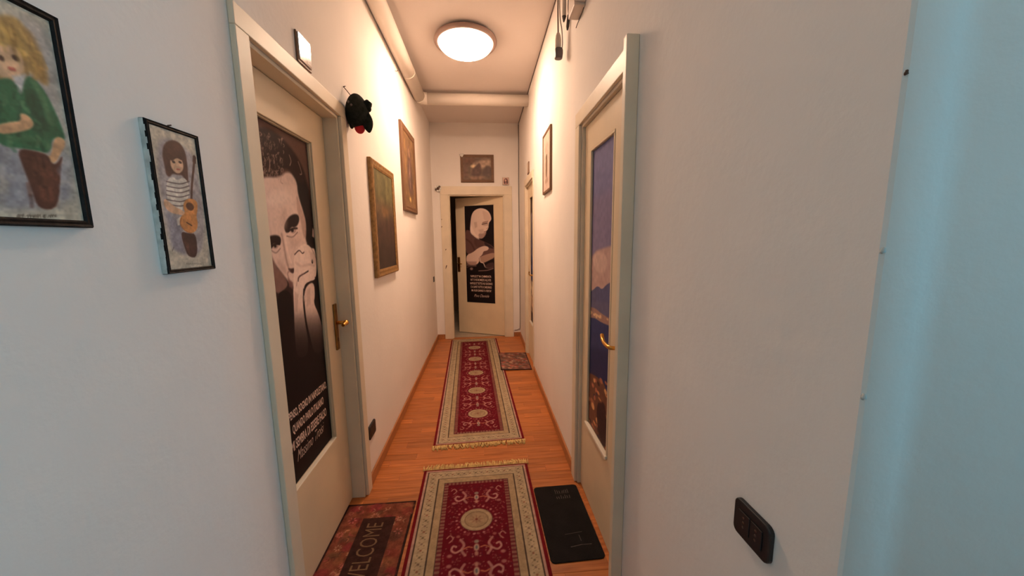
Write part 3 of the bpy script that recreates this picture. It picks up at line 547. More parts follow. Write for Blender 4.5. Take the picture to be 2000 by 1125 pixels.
  ('s',[(0.02,0.336),(0.188,0.374),(0.32,0.451)],(70,48,46),0.03,0.7,0.05),
  ('p',[(0.327,0.317),(0.627,0.355),(0.659,0.402),(0.422,0.431),(0.29,0.384)],(76,54,52),0.03,0.7,None),
  ('p',[(0.66,0.364),(0.759,0.383),(0.923,0.412),(0.988,0.44),(0.758,0.421),(0.659,0.393)],(36,28,32),0.02,0.8,None),
  ('p',[(0.008,0.5),(0.25,0.475),(0.422,0.431),(0.625,0.407),(0.758,0.41),(0.824,0.431),(0.756,0.455),(0.623,0.46),(0.587,0.498),(0.451,0.527),(0.483,0.566),(0.362,0.606),(0.018,0.598)],(204,178,164),0.012,1.0,None),
  ('p',[(0.02,0.568),(0.381,0.567),(0.361,0.615),(0.017,0.613)],(140,108,100),0.03,0.7,None),
  ('p',[(0.451,0.527),(0.621,0.503),(1.02,0.468),(1.019,0.52),(0.752,0.565),(0.584,0.585),(0.483,0.576)],(160,128,112),0.015,1.0,None),
  ('s',[(0.486,0.513),(0.517,0.566),(0.617,0.585),(0.683,0.623),(0.817,0.634),(0.934,0.621)],(196,172,160),0.008,0.9,0.03),
  ('p',[(0.65,0.604),(0.952,0.564),(1.0,0.611),(0.95,0.64),(0.716,0.642)],(70,50,50),0.02,0.9,None),
  ('s',[(0.444,0.664),(0.749,0.656),(0.95,0.636)],(150,120,112),0.01,0.8,0.025),
  ('s',[(0.026,0.632),(0.138,0.617),(0.344,0.615)],(120,92,88),0.02,0.7,0.02),
  ('e',[(0.188,0.644),(0.24,0.643),(0.187,0.658)],(130,104,98),0.02,1.0,None),
 ],
 'bay': [
  ('p',[(-0.306,-0.088),(1.223,-0.011),(1.447,0.44),(-0.134,0.509)],(122,120,160),0.001,1.0,None),
  ('p',[(-0.231,0.172),(1.302,0.147),(1.404,0.354),(-0.167,0.393)],(132,120,150),0.15,0.8,None),
  ('p',[(-0.179,0.354),(0.978,0.32),(1.384,0.314),(1.469,0.484),(-0.117,0.568)],(190,158,150),0.03,1.0,None),
  ('p',[(0.009,0.361),(0.499,0.341),(0.798,0.364),(0.676,0.412),(0.203,0.417)],(214,184,172),0.03,0.7,None),
  ('p',[(-0.409,0.518),(0.099,0.486),(0.344,0.46),(0.554,0.47),(0.746,0.447),(1.018,0.428),(1.224,0.554),(-0.388,0.598)],(92,92,128),0.008,1.0,None),
  ('p',[(-0.403,0.54),(1.048,0.495),(1.237,0.582),(-0.383,0.62)],(108,102,130),0.04,0.6,None),
  ('p',[(-0.396,0.569),(0.17,0.543),(0.566,0.551),(1.072,0.549),(1.088,0.586),(0.577,0.58),(-0.385,0.613)],(176,134,118),0.012,0.9,None),
  ('p',[(-0.385,0.613),(0.182,0.58),(0.578,0.581),(1.081,0.569),(1.169,0.769),(-0.313,0.896)],(62,66,108),0.01,1.0,None),
  ('p',[(-0.358,0.718),(1.116,0.65),(1.174,0.781),(-0.321,0.865)],(46,48,84),0.06,0.8,None),
  ('p',[(-0.331,0.825),(0.355,0.784),(0.967,0.778),(1.279,1.018),(-0.221,1.261)],(120,78,62),0.012,1.0,None),
  ('e',[(0.835,0.77),(0.882,0.765),(0.837,0.775)],(200,120,90),0.006,0.9,None),
  ('e',[(0.921,0.944),(0.954,0.94),(0.923,0.95)],(240,180,120),0.006,0.9,None),
  ('e',[(0.253,0.999),(0.344,0.987),(0.257,1.011)],(64,44,44),0.006,0.9,None),
  ('e',[(0.496,0.944),(0.583,0.934),(0.5,0.955)],(240,180,120),0.006,0.9,None),
  ('e',[(0.744,0.858),(0.815,0.85),(0.748,0.869)],(64,44,44),0.006,0.9,None),
  ('e',[(0.938,0.768),(0.984,0.763),(0.941,0.775)],(200,120,90),0.006,0.9,None),
  ('e',[(0.747,0.996),(0.784,0.991),(0.748,0.999)],(64,44,44),0.006,0.9,None),
  ('e',[(1.002,0.967),(1.034,0.962),(1.004,0.97)],(180,110,80),0.006,0.9,None),
  ('e',[(0.181,0.9),(0.266,0.89),(0.185,0.91)],(180,110,80),0.006,0.9,None),
  ('e',[(0.565,0.853),(0.631,0.846),(0.566,0.857)],(222,150,100),0.006,0.9,None),
  ('e',[(0.063,1.023),(0.113,1.016),(0.066,1.034)],(240,180,120),0.006,0.9,None),
  ('e',[(-0.01,0.994),(0.039,0.988),(-0.007,1.005)],(240,180,120),0.006,0.9,None),
  ('e',[(0.491,0.837),(0.549,0.831),(0.493,0.843)],(222,150,100),0.006,0.9,None),
  ('e',[(0.226,0.914),(0.304,0.906),(0.23,0.926)],(240,180,120),0.006,0.9,None),
  ('e',[(0.333,0.969),(0.403,0.96),(0.335,0.975)],(222,150,100),0.006,0.9,None),
  ('e',[(0.013,1.1),(0.052,1.094),(0.016,1.111)],(200,120,90),0.006,0.9,None),
  ('e',[(0.006,1.021),(0.075,1.012),(0.008,1.028)],(222,150,100),0.006,0.9,None),
  ('e',[(0.019,1.061),(0.104,1.049),(0.02,1.065)],(200,120,90),0.006,0.9,None),
  ('e',[(0.123,1.066),(0.204,1.055),(0.125,1.074)],(70,56,70),0.006,0.9,None),
  ('e',[(0.876,0.992),(0.911,0.987),(0.877,0.995)],(222,150,100),0.006,0.9,None),
  ('e',[(0.648,0.914),(0.702,0.907),(0.65,0.92)],(64,44,44),0.006,0.9,None),
  ('e',[(0.951,0.863),(0.988,0.858),(0.954,0.87)],(200,120,90),0.006,0.9,None),
  ('e',[(0.253,0.991),(0.342,0.98),(0.255,0.997)],(180,110,80),0.006,0.9,None),
  ('e',[(0.969,0.955),(1.02,0.948),(0.971,0.96)],(240,180,120),0.006,0.9,None),
  ('e',[(0.912,0.8),(0.97,0.794),(0.913,0.804)],(70,56,70),0.006,0.9,None),
  ('e',[(0.161,1.034),(0.253,1.021),(0.164,1.042)],(64,44,44),0.006,0.9,None),
  ('e',[(-0.024,0.906),(0.046,0.898),(-0.021,0.916)],(222,150,100),0.006,0.9,None),
  ('e',[(0.617,0.782),(0.69,0.775),(0.62,0.791)],(180,110,80),0.006,0.9,None),
  ('e',[(0.166,1.035),(0.226,1.027),(0.169,1.043)],(64,44,44),0.006,0.9,None),
  ('e',[(0.209,0.833),(0.278,0.826),(0.21,0.838)],(180,110,80),0.006,0.9,None),
  ('e',[(0.53,1.018),(0.616,1.006),(0.534,1.028)],(180,110,80),0.006,0.9,None),
  ('e',[(0.864,0.884),(0.899,0.88),(0.868,0.893)],(240,180,120),0.006,0.9,None),
  ('e',[(0.275,0.81),(0.318,0.806),(0.278,0.818)],(240,180,120),0.006,0.9,None),
  ('e',[(0.936,0.837),(0.97,0.833),(0.939,0.843)],(64,44,44),0.006,0.9,None),
  ('e',[(0.549,0.999),(0.6,0.992),(0.553,1.011)],(70,56,70),0.006,0.9,None),
  ('e',[(1.022,0.937),(1.086,0.928),(1.025,0.944)],(222,150,100),0.006,0.9,None),
  ('e',[(0.195,0.837),(0.244,0.832),(0.198,0.844)],(200,120,90),0.006,0.9,None),
  ('e',[(0.988,0.899),(1.036,0.893),(0.992,0.909)],(200,120,90),0.006,0.9,None),
  ('e',[(0.0,0.924),(0.042,0.919),(0.002,0.93)],(64,44,44),0.006,0.9,None),
  ('e',[(-0.1,0.934),(-0.016,0.925),(-0.097,0.942)],(240,180,120),0.006,0.9,None),
  ('e',[(-0.081,0.886),(-0.018,0.879),(-0.079,0.891)],(240,180,120),0.006,0.9,None),
  ('e',[(0.485,0.964),(0.538,0.958),(0.488,0.971)],(180,110,80),0.006,0.9,None),
  ('e',[(0.176,0.986),(0.253,0.977),(0.177,0.991)],(200,120,90),0.006,0.9,None),
  ('e',[(0.875,0.81),(0.927,0.804),(0.877,0.816)],(222,150,100),0.006,0.9,None),
  ('e',[(0.824,1.015),(0.858,1.01),(0.825,1.019)],(222,150,100),0.006,0.9,None),
  ('e',[(0.74,0.877),(0.78,0.872),(0.742,0.883)],(180,110,80),0.006,0.9,None),
  ('e',[(0.349,0.804),(0.387,0.8),(0.351,0.811)],(200,120,90),0.006,0.9,None),
  ('e',[(1.023,0.939),(1.083,0.93),(1.027,0.949)],(200,120,90),0.006,0.9,None),
  ('e',[(0.525,0.88),(0.56,0.876),(0.528,0.89)],(64,44,44),0.006,0.9,None),
  ('e',[(0.1,0.986),(0.179,0.977),(0.102,0.992)],(64,44,44),0.006,0.9,None),
  ('e',[(0.516,0.972),(0.548,0.968),(0.519,0.981)],(64,44,44),0.006,0.9,None),
  ('e',[(0.273,1.005),(0.333,0.997),(0.275,1.011)],(222,150,100),0.006,0.9,None),
  ('e',[(0.142,1.043),(0.183,1.037),(0.145,1.055)],(222,150,100),0.006,0.9,None),
  ('e',[(1.011,0.955),(1.063,0.948),(1.015,0.965)],(180,110,80),0.006,0.9,None),
  ('e',[(0.873,0.982),(0.917,0.976),(0.876,0.989)],(200,120,90),0.006,0.9,None),
  ('e',[(0.947,0.981),(0.981,0.976),(0.948,0.984)],(70,56,70),0.006,0.9,None),
  ('e',[(0.303,0.868),(0.356,0.862),(0.306,0.876)],(70,56,70),0.006,0.9,None),
  ('e',[(0.157,1.049),(0.198,1.043),(0.16,1.057)],(64,44,44),0.006,0.9,None),
  ('e',[(0.058,1.06),(0.121,1.051),(0.061,1.07)],(180,110,80),0.006,0.9,None),
  ('e',[(0.976,0.862),(1.026,0.856),(0.978,0.868)],(70,56,70),0.006,0.9,None),
  ('e',[(0.864,0.804),(0.915,0.799),(0.866,0.809)],(70,56,70),0.006,0.9,None),
  ('e',[(0.315,0.873),(0.351,0.869),(0.318,0.882)],(200,120,90),0.006,0.9,None),
  ('e',[(0.633,0.967),(0.701,0.957),(0.635,0.972)],(64,44,44),0.006,0.9,None),
  ('e',[(0.699,0.95),(0.742,0.945),(0.702,0.957)],(70,56,70),0.006,0.9,None),
  ('e',[(0.491,0.804),(0.547,0.798),(0.494,0.811)],(64,44,44),0.006,0.9,None),
  ('e',[(0.828,0.801),(0.885,0.795),(0.831,0.809)],(240,180,120),0.006,0.9,None),
  ('e',[(1.042,0.981),(1.108,0.971),(1.044,0.986)],(70,56,70),0.006,0.9,None),
  ('e',[(0.382,0.839),(0.436,0.834),(0.385,0.849)],(200,120,90),0.006,0.9,None),
  ('e',[(0.935,0.953),(0.967,0.949),(0.938,0.963)],(200,120,90),0.006,0.9,None),
  ('e',[(0.412,0.849),(0.448,0.845),(0.415,0.856)],(70,56,70),0.006,0.9,None),
  ('e',[(0.033,0.567),(0.087,0.564),(0.035,0.571)],(236,196,150),0.006,0.9,None),
  ('e',[(0.51,0.561),(0.556,0.558),(0.512,0.565)],(236,196,150),0.006,0.9,None),
  ('e',[(0.299,0.566),(0.348,0.563),(0.3,0.57)],(236,196,150),0.006,0.9,None),
  ('e',[(0.825,0.557),(0.866,0.554),(0.827,0.56)],(236,196,150),0.006,0.9,None),
  ('e',[(0.416,0.566),(0.463,0.564),(0.417,0.57)],(236,196,150),0.006,0.9,None),
  ('e',[(0.038,0.568),(0.092,0.566),(0.04,0.573)],(236,196,150),0.006,0.9,None),
  ('e',[(0.262,0.566),(0.312,0.564),(0.263,0.57)],(236,196,150),0.006,0.9,None),
  ('e',[(0.464,0.567),(0.51,0.564),(0.465,0.571)],(236,196,150),0.006,0.9,None),
  ('e',[(0.371,0.566),(0.419,0.564),(0.372,0.57)],(236,196,150),0.006,0.9,None),
  ('e',[(0.515,0.566),(0.561,0.563),(0.517,0.569)],(236,196,150),0.006,0.9,None),
  ('e',[(-0.003,0.574),(0.052,0.571),(-0.001,0.578)],(236,196,150),0.006,0.9,None),
  ('e',[(0.313,0.573),(0.362,0.57),(0.314,0.577)],(236,196,150),0.006,0.9,None),
  ('e',[(0.005,0.572),(0.059,0.569),(0.006,0.576)],(236,196,150),0.006,0.9,None),
  ('e',[(0.194,0.571),(0.245,0.568),(0.196,0.575)],(236,196,150),0.006,0.9,None),
  ('p',[(0.388,0.883),(0.772,0.846),(0.926,0.89),(0.969,0.996),(0.534,0.999)],(60,40,42),0.02,0.9,None),
 ],
 'child_green': [
  ('p',[(0.247,0.086),(1.466,-0.349),(1.017,1.164),(-0.052,1.145)],(196,186,166),0.001,1.0,None),
  ('p',[(0.494,0.164),(0.799,0.034),(0.994,0.068),(0.943,0.417),(0.948,0.725),(0.805,0.935),(0.264,0.963)],(176,168,160),0.08,1.0,None),
  ('p',[(0.351,0.651),(0.586,0.67),(0.649,0.944),(0.264,0.963)],(150,150,156),0.05,0.9,None),
  ('p',[(0.879,0.63),(0.983,0.679),(0.943,0.877),(0.805,0.935)],(160,158,160),0.05,0.7,None),
  ('p',[(0.477,0.176),(0.621,0.09),(0.747,0.059),(0.805,0.096),(0.833,0.151),(0.891,0.213),(0.902,0.324),(0.839,0.33),(0.782,0.287),(0.707,0.352),(0.494,0.398),(0.385,0.383)],(176,140,84),0.03,1.0,None),
  ('p',[(0.782,0.083),(0.874,0.123),(0.902,0.324),(0.839,0.33),(0.81,0.231)],(156,118,66),0.04,0.8,None),
  ('p',[(0.534,0.269),(0.586,0.21),(0.667,0.198),(0.736,0.198),(0.753,0.256),(0.73,0.318),(0.661,0.352),(0.563,0.373),(0.523,0.34)],(222,178,138),0.02,1.0,None),
  ('p',[(0.534,0.173),(0.655,0.114),(0.741,0.133),(0.782,0.219),(0.747,0.265),(0.718,0.21),(0.667,0.201),(0.569,0.235),(0.511,0.29)],(198,156,84),0.02,1.0,None),
  ('e',[(0.69,0.256),(0.713,0.25),(0.69,0.269)],(80,56,44),0.01,1.0,None),
  ('e',[(0.592,0.281),(0.609,0.275),(0.586,0.293)],(80,56,44),0.01,1.0,None),
  ('s',[(0.638,0.315),(0.661,0.312)],(190,96,80),0.01,0.9,0.03),
  ('p',[(0.644,0.346),(0.736,0.315),(0.684,0.438),(0.655,0.417)],(206,200,196),0.02,1.0,None),
  ('p',[(0.379,0.466),(0.54,0.38),(0.649,0.355),(0.672,0.441),(0.73,0.327),(0.787,0.315),(0.862,0.364),(0.92,0.463),(0.96,0.568),(0.931,0.593),(0.851,0.583),(0.81,0.67),(0.713,0.667),(0.569,0.673),(0.477,0.676),(0.397,0.608)],(44,104,70),0.015,1.0,None),
  ('p',[(0.724,0.383),(0.828,0.38),(0.856,0.494),(0.759,0.608),(0.718,0.556)],(34,78,56),0.04,0.8,None),
  ('s',[(0.782,0.333),(0.833,0.407),(0.862,0.512)],(90,140,96),0.02,0.6,0.05),
  ('s',[(0.54,0.639),(0.655,0.611),(0.799,0.63)],(80,136,92),0.02,0.6,0.05),
  ('s',[(0.661,0.454),(0.649,0.509),(0.603,0.611)],(30,66,50),0.02,0.7,0.025),
  ('p',[(0.448,0.599),(0.563,0.559),(0.644,0.543),(0.644,0.506),(0.695,0.503),(0.736,0.534),(0.713,0.565),(0.632,0.593),(0.489,0.63)],(218,168,124),0.012,1.0,None),
  ('p',[(0.868,0.574),(0.948,0.574),(0.948,0.611),(0.897,0.654),(0.839,0.716),(0.776,0.707),(0.776,0.685),(0.816,0.679)],(214,164,120),0.012,1.0,None),
  ('p',[(0.575,0.673),(0.713,0.67),(0.793,0.676),(0.805,0.716),(0.845,0.716),(0.914,0.657),(0.874,0.735),(0.799,0.941),(0.644,0.951),(0.626,0.858),(0.598,0.762)],(84,50,42),0.012,1.0,None),
  ('p',[(0.672,0.756),(0.828,0.738),(0.782,0.926),(0.695,0.932)],(108,66,52),0.04,0.6,None),
  ('s',[(0.816,0.219),(0.822,0.262),(0.81,0.315)],(146,108,60),0.01,0.45,0.025),
  ('s',[(0.655,0.145),(0.667,0.17),(0.684,0.219)],(186,148,84),0.01,0.45,0.025),
  ('s',[(0.828,0.157),(0.839,0.198),(0.845,0.244)],(206,168,104),0.01,0.45,0.025),
  ('s',[(0.609,0.17),(0.615,0.198),(0.626,0.241)],(206,168,104),0.01,0.45,0.025),
  ('s',[(0.764,0.194),(0.776,0.231),(0.782,0.238)],(206,168,104),0.01,0.45,0.025),
  ('s',[(0.655,0.13),(0.678,0.142),(0.69,0.179)],(146,108,60),0.01,0.45,0.025),
  ('s',[(0.741,0.127),(0.759,0.151),(0.776,0.188)],(186,148,84),0.01,0.45,0.025),
  ('s',[(0.793,0.133),(0.782,0.179),(0.81,0.21)],(186,148,84),0.01,0.45,0.025),
  ('s',[(0.695,0.179),(0.713,0.194),(0.707,0.265)],(186,148,84),0.01,0.45,0.025),
  ('s',[(0.736,0.164),(0.736,0.204),(0.764,0.216)],(206,168,104),0.01,0.45,0.025),
  ('s',[(0.69,0.179),(0.69,0.225),(0.695,0.244)],(146,108,60),0.01,0.45,0.025),
  ('s',[(0.638,0.133),(0.644,0.167),(0.655,0.198)],(206,168,104),0.01,0.45,0.025),
  ('s',[(0.661,0.114),(0.678,0.145),(0.695,0.151)],(146,108,60),0.01,0.45,0.025),
  ('s',[(0.845,0.198),(0.839,0.244),(0.856,0.29)],(186,148,84),0.01,0.45,0.025),
  ('s',[(0.828,0.16),(0.828,0.198),(0.833,0.216)],(186,148,84),0.01,0.45,0.025),
  ('s',[(0.782,0.228),(0.799,0.265),(0.787,0.321)],(146,108,60),0.01,0.45,0.025),
  ('s',[(0.874,0.182),(0.885,0.213),(0.908,0.247)],(186,148,84),0.01,0.45,0.025),
  ('s',[(0.851,0.185),(0.862,0.207),(0.856,0.256)],(186,148,84),0.01,0.45,0.025),
  ('s',[(0.701,0.111),(0.713,0.133),(0.701,0.198)],(146,108,60),0.01,0.45,0.025),
  ('s',[(0.615,0.133),(0.626,0.16),(0.626,0.198)],(146,108,60),0.01,0.45,0.025),
  ('s',[(0.759,0.114),(0.776,0.136),(0.793,0.157)],(206,168,104),0.01,0.45,0.025),
  ('s',[(0.661,0.123),(0.684,0.136),(0.695,0.17)],(206,168,104),0.01,0.45,0.025),
  ('s',[(0.805,0.241),(0.822,0.278),(0.805,0.321)],(186,148,84),0.01,0.45,0.025),
  ('s',[(0.609,0.157),(0.603,0.198),(0.615,0.219)],(206,168,104),0.01,0.45,0.025),
  ('s',[(0.644,0.117),(0.644,0.154),(0.649,0.167)],(186,148,84),0.01,0.45,0.025),
  ('s',[(0.626,0.139),(0.638,0.17),(0.638,0.219)],(206,168,104),0.01,0.45,0.025),
  ('s',[(0.828,0.198),(0.833,0.228),(0.851,0.272)],(146,108,60),0.01,0.45,0.025),
  ('s',[(0.793,0.213),(0.816,0.241),(0.799,0.278)],(186,148,84),0.01,0.45,0.025),
  ('s',[(0.759,0.238),(0.747,0.284),(0.753,0.309)],(146,108,60),0.01,0.45,0.025),
  ('s',[(0.632,0.417),(0.638,0.432),(0.626,0.46)],(30,74,52),0.01,0.5,0.03),
  ('s',[(0.563,0.451),(0.563,0.472),(0.546,0.488)],(96,142,100),0.01,0.5,0.03),
  ('s',[(0.563,0.423),(0.575,0.435),(0.58,0.454)],(60,116,80),0.01,0.5,0.03),
  ('s',[(0.684,0.451),(0.678,0.469),(0.707,0.488)],(96,142,100),0.01,0.5,0.03),
  ('s',[(0.517,0.466),(0.529,0.478),(0.523,0.503)],(30,74,52),0.01,0.5,0.03),
  ('s',[(0.736,0.608),(0.753,0.627),(0.764,0.657)],(30,74,52),0.01,0.5,0.03),
  ('s',[(0.741,0.596),(0.747,0.611),(0.724,0.645)],(96,142,100),0.01,0.5,0.03),
  ('s',[(0.563,0.448),(0.546,0.466),(0.58,0.475)],(60,116,80),0.01,0.5,0.03),
  ('s',[(0.77,0.488),(0.776,0.512),(0.753,0.534)],(30,74,52),0.01,0.5,0.03),
  ('s',[(0.793,0.568),(0.816,0.59),(0.816,0.608)],(60,116,80),0.01,0.5,0.03),
  ('s',[(0.799,0.608),(0.816,0.63),(0.799,0.645)],(96,142,100),0.01,0.5,0.03),
  ('s',[(0.661,0.42),(0.649,0.438),(0.644,0.466)],(60,116,80),0.01,0.5,0.03),
  ('s',[(0.511,0.525),(0.489,0.552),(0.534,0.559)],(30,74,52),0.01,0.5,0.03),
  ('s',[(0.753,0.522),(0.776,0.54),(0.747,0.556)],(74,132,92),0.01,0.5,0.03),
  ('s',[(0.672,0.454),(0.695,0.469),(0.707,0.478)],(74,132,92),0.01,0.5,0.03),
  ('s',[(0.718,0.42),(0.718,0.448),(0.701,0.46)],(30,74,52),0.01,0.5,0.03),
  ('s',[(0.793,0.593),(0.799,0.611),(0.77,0.627)],(60,116,80),0.01,0.5,0.03),
  ('s',[(0.54,0.627),(0.546,0.648),(0.534,0.667)],(96,142,100),0.01,0.5,0.03),
  ('s',[(0.621,0.46),(0.603,0.488),(0.615,0.494)],(60,116,80),0.01,0.5,0.03),
  ('s',[(0.655,0.386),(0.672,0.404),(0.678,0.417)],(30,74,52),0.01,0.5,0.03),
  ('s',[(0.534,0.429),(0.546,0.448),(0.517,0.466)],(60,116,80),0.01,0.5,0.03),
  ('s',[(0.649,0.623),(0.638,0.642),(0.672,0.654)],(60,116,80),0.01,0.5,0.03),
  ('s',[(0.546,0.642),(0.529,0.66),(0.563,0.688)],(74,132,92),0.01,0.5,0.03),
  ('s',[(0.764,0.843),(0.764,0.867),(0.759,0.892)],(116,70,54),0.012,0.5,0.03),
  ('s',[(0.73,0.753),(0.73,0.778),(0.73,0.802)],(116,70,54),0.012,0.5,0.03),
  ('s',[(0.672,0.735),(0.672,0.759),(0.667,0.784)],(116,70,54),0.012,0.5,0.03),
  ('s',[(0.695,0.843),(0.695,0.867),(0.69,0.895)],(116,70,54),0.012,0.5,0.03),
  ('s',[(0.684,0.775),(0.684,0.799),(0.678,0.824)],(66,40,36),0.012,0.5,0.03),
  ('s',[(0.741,0.694),(0.741,0.719),(0.741,0.744)],(66,40,36),0.012,0.5,0.03),
  ('s',[(0.787,0.694),(0.787,0.719),(0.787,0.744)],(66,40,36),0.012,0.5,0.03),
  ('s',[(0.672,0.722),(0.672,0.747),(0.672,0.772)],(66,40,36),0.012,0.5,0.03),
  ('s',[(0.713,0.793),(0.713,0.818),(0.713,0.843)],(66,40,36),0.012,0.5,0.03),
  ('s',[(0.776,0.713),(0.776,0.738),(0.77,0.762)],(116,70,54),0.012,0.5,0.03),
  ('s',[(0.678,0.71),(0.678,0.735),(0.678,0.759)],(116,70,54),0.012,0.5,0.03),
  ('s',[(0.805,0.719),(0.805,0.744),(0.799,0.769)],(116,70,54),0.012,0.5,0.03),
  ('s',[(0.609,0.889),(0.609,0.914),(0.603,0.938)],(66,40,36),0.012,0.5,0.03),
  ('s',[(0.822,0.744),(0.822,0.769),(0.816,0.793)],(116,70,54),0.012,0.5,0.03),
  ('s',[(0.73,0.84),(0.73,0.864),(0.73,0.889)],(66,40,36),0.012,0.5,0.03),
  ('s',[(0.816,0.728),(0.816,0.756),(0.816,0.781)],(66,40,36),0.012,0.5,0.03),
  ('s',[(0.609,0.833),(0.609,0.858),(0.609,0.883)],(116,70,54),0.012,0.5,0.03),
  ('s',[(0.736,0.775),(0.736,0.799),(0.73,0.824)],(116,70,54),0.012,0.5,0.03),
  ('s',[(0.713,0.855),(0.713,0.88),(0.707,0.904)],(116,70,54),0.012,0.5,0.03),
  ('s',[(0.724,0.704),(0.724,0.728),(0.724,0.753)],(116,70,54),0.012,0.5,0.03),
  ('s',[(0.345,0.91),(0.333,0.932),(0.351,0.954)],(186,178,166),0.02,0.45,0.05),
  ('s',[(0.517,0.701),(0.5,0.725),(0.489,0.75)],(168,164,160),0.02,0.45,0.05),
  ('s',[(0.925,0.66),(0.943,0.685),(0.908,0.716)],(168,164,160),0.02,0.45,0.05),
  ('s',[(0.856,0.827),(0.862,0.855),(0.839,0.883)],(140,142,152),0.02,0.45,0.05),
  ('s',[(0.414,0.802),(0.402,0.824),(0.374,0.849)],(140,142,152),0.02,0.45,0.05),
  ('s',[(0.374,0.818),(0.351,0.843),(0.374,0.861)],(186,178,166),0.02,0.45,0.05),
  ('s',[(0.5,0.812),(0.483,0.836),(0.483,0.858)],(186,178,166),0.02,0.45,0.05),
  ('s',[(0.408,0.914),(0.408,0.938),(0.397,0.96)],(186,178,166),0.02,0.45,0.05),
  ('s',[(0.408,0.855),(0.391,0.88),(0.42,0.898)],(168,164,160),0.02,0.45,0.05),
  ('s',[(0.489,0.827),(0.506,0.849),(0.46,0.873)],(140,142,152),0.02,0.45,0.05),
  ('s',[(0.454,0.824),(0.466,0.846),(0.471,0.867)],(140,142,152),0.02,0.45,0.05),
  ('s',[(0.448,0.827),(0.46,0.849),(0.414,0.877)],(186,178,166),0.02,0.45,0.05),
  ('s',[(0.448,0.772),(0.448,0.796),(0.414,0.821)],(186,178,166),0.02,0.45,0.05),
  ('s',[(0.454,0.84),(0.42,0.864),(0.454,0.883)],(186,178,166),0.02,0.45,0.05),
  ('s',[(0.402,0.775),(0.379,0.799),(0.402,0.818)],(186,178,166),0.02,0.45,0.05),
  ('s',[(0.443,0.821),(0.454,0.846),(0.443,0.867)],(186,178,166),0.02,0.45,0.05),
  ('s',[(0.902,0.722),(0.868,0.75),(0.885,0.775)],(140,142,152),0.02,0.45,0.05),
  ('s',[(0.902,0.818),(0.874,0.846),(0.874,0.873)],(140,142,152),0.02,0.45,0.05),
  ('s',[(0.489,0.994),(0.5,0.981),(0.5,0.994)],(96,84,72),0.004,0.8,0.008),
  ('s',[(0.506,0.988),(0.511,0.981),(0.511,0.994)],(96,84,72),0.004,0.8,0.008),
  ('s',[(0.511,0.988),(0.523,0.981),(0.523,0.994)],(96,84,72),0.004,0.8,0.008),
  ('s',[(0.529,0.988),(0.534,0.978),(0.54,0.988)],(96,84,72),0.004,0.8,0.008),
  ('s',[(0.557,0.985),(0.563,0.981),(0.563,0.994)],(96,84,72),0.004,0.8,0.008),
  ('s',[(0.569,0.985),(0.58,0.978),(0.58,0.994)],(96,84,72),0.004,0.8,0.008),
  ('s',[(0.586,0.985),(0.592,0.981),(0.598,0.988)],(96,84,72),0.004,0.8,0.008),
  ('s',[(0.598,0.991),(0.603,0.978),(0.609,0.988)],(96,84,72),0.004,0.8,0.008),
  ('s',[(0.609,0.988),(0.615,0.978),(0.621,0.991)],(96,84,72),0.004,0.8,0.008),
  ('s',[(0.621,0.988),(0.632,0.975),(0.632,0.991)],(96,84,72),0.004,0.8,0.008),
  ('s',[(0.638,0.985),(0.649,0.975),(0.649,0.991)],(96,84,72),0.004,0.8,0.008),
  ('s',[(0.667,0.988),(0.678,0.975),(0.678,0.991)],(96,84,72),0.004,0.8,0.008),
  ('s',[(0.678,0.985),(0.69,0.975),(0.69,0.988)],(96,84,72),0.004,0.8,0.008),
  ('s',[(0.707,0.985),(0.718,0.975),(0.724,0.981)],(96,84,72),0.004,0.8,0.008),
  ('s',[(0.724,0.985),(0.736,0.972),(0.741,0.981)],(96,84,72),0.004,0.8,0.008),
  ('s',[(0.741,0.981),(0.753,0.972),(0.759,0.981)],(96,84,72),0.004,0.8,0.008),
  ('s',[(0.759,0.978),(0.77,0.972),(0.77,0.981)],(96,84,72),0.004,0.8,0.008),
 ],
 'child_guitar': [
  ('p',[(-0.305,-0.044),(2.0,-0.289),(1.528,1.234),(-0.82,1.109)],(196,184,164),0.001,1.0,None),
  ('p',[(0.105,0.116),(0.347,0.058),(0.77,0.104),(0.905,0.136),(0.971,0.487),(0.924,0.736),(0.737,0.916),(0.116,0.88),(0.053,0.704),(0.052,0.392)],(164,154,152),0.06,1.0,None),
  ('p',[(0.129,0.596),(0.379,0.658),(0.364,0.885),(0.13,0.847)],(140,136,146),0.05,0.8,None),
  ('p',[(0.261,0.113),(0.441,0.064),(0.625,0.069),(0.725,0.128),(0.721,0.233),(0.691,0.363),(0.621,0.356),(0.587,0.304),(0.444,0.312),(0.362,0.306),(0.282,0.341),(0.213,0.324),(0.215,0.264),(0.195,0.196)],(84,56,48),0.02,1.0,None),
  ('p',[(0.352,0.205),(0.465,0.172),(0.6,0.178),(0.634,0.228),(0.599,0.272),(0.482,0.304),(0.385,0.289),(0.338,0.256)],(222,178,144),0.015,1.0,None),
  ('p',[(0.336,0.206),(0.437,0.159),(0.604,0.168),(0.626,0.202),(0.502,0.183),(0.385,0.223)],(84,56,48),0.012,1.0,None),
  ('e',[(0.418,0.223),(0.453,0.221),(0.415,0.232)],(70,50,44),0.008,1.0,None),
  ('e',[(0.562,0.214),(0.598,0.211),(0.558,0.223)],(70,50,44),0.008,1.0,None),
  ('s',[(0.467,0.271),(0.524,0.268)],(196,92,80),0.008,0.9,0.025),
  ('p',[(0.206,0.365),(0.354,0.327),(0.435,0.354),(0.583,0.315),(0.695,0.352),(0.676,0.451),(0.503,0.523),(0.445,0.579),(0.252,0.54),(0.151,0.501)],(216,206,192),0.012,1.0,None),
  ('s',[(0.203,0.373),(0.334,0.375),(0.508,0.372),(0.709,0.343)],(104,84,80),0.008,0.9,0.022),
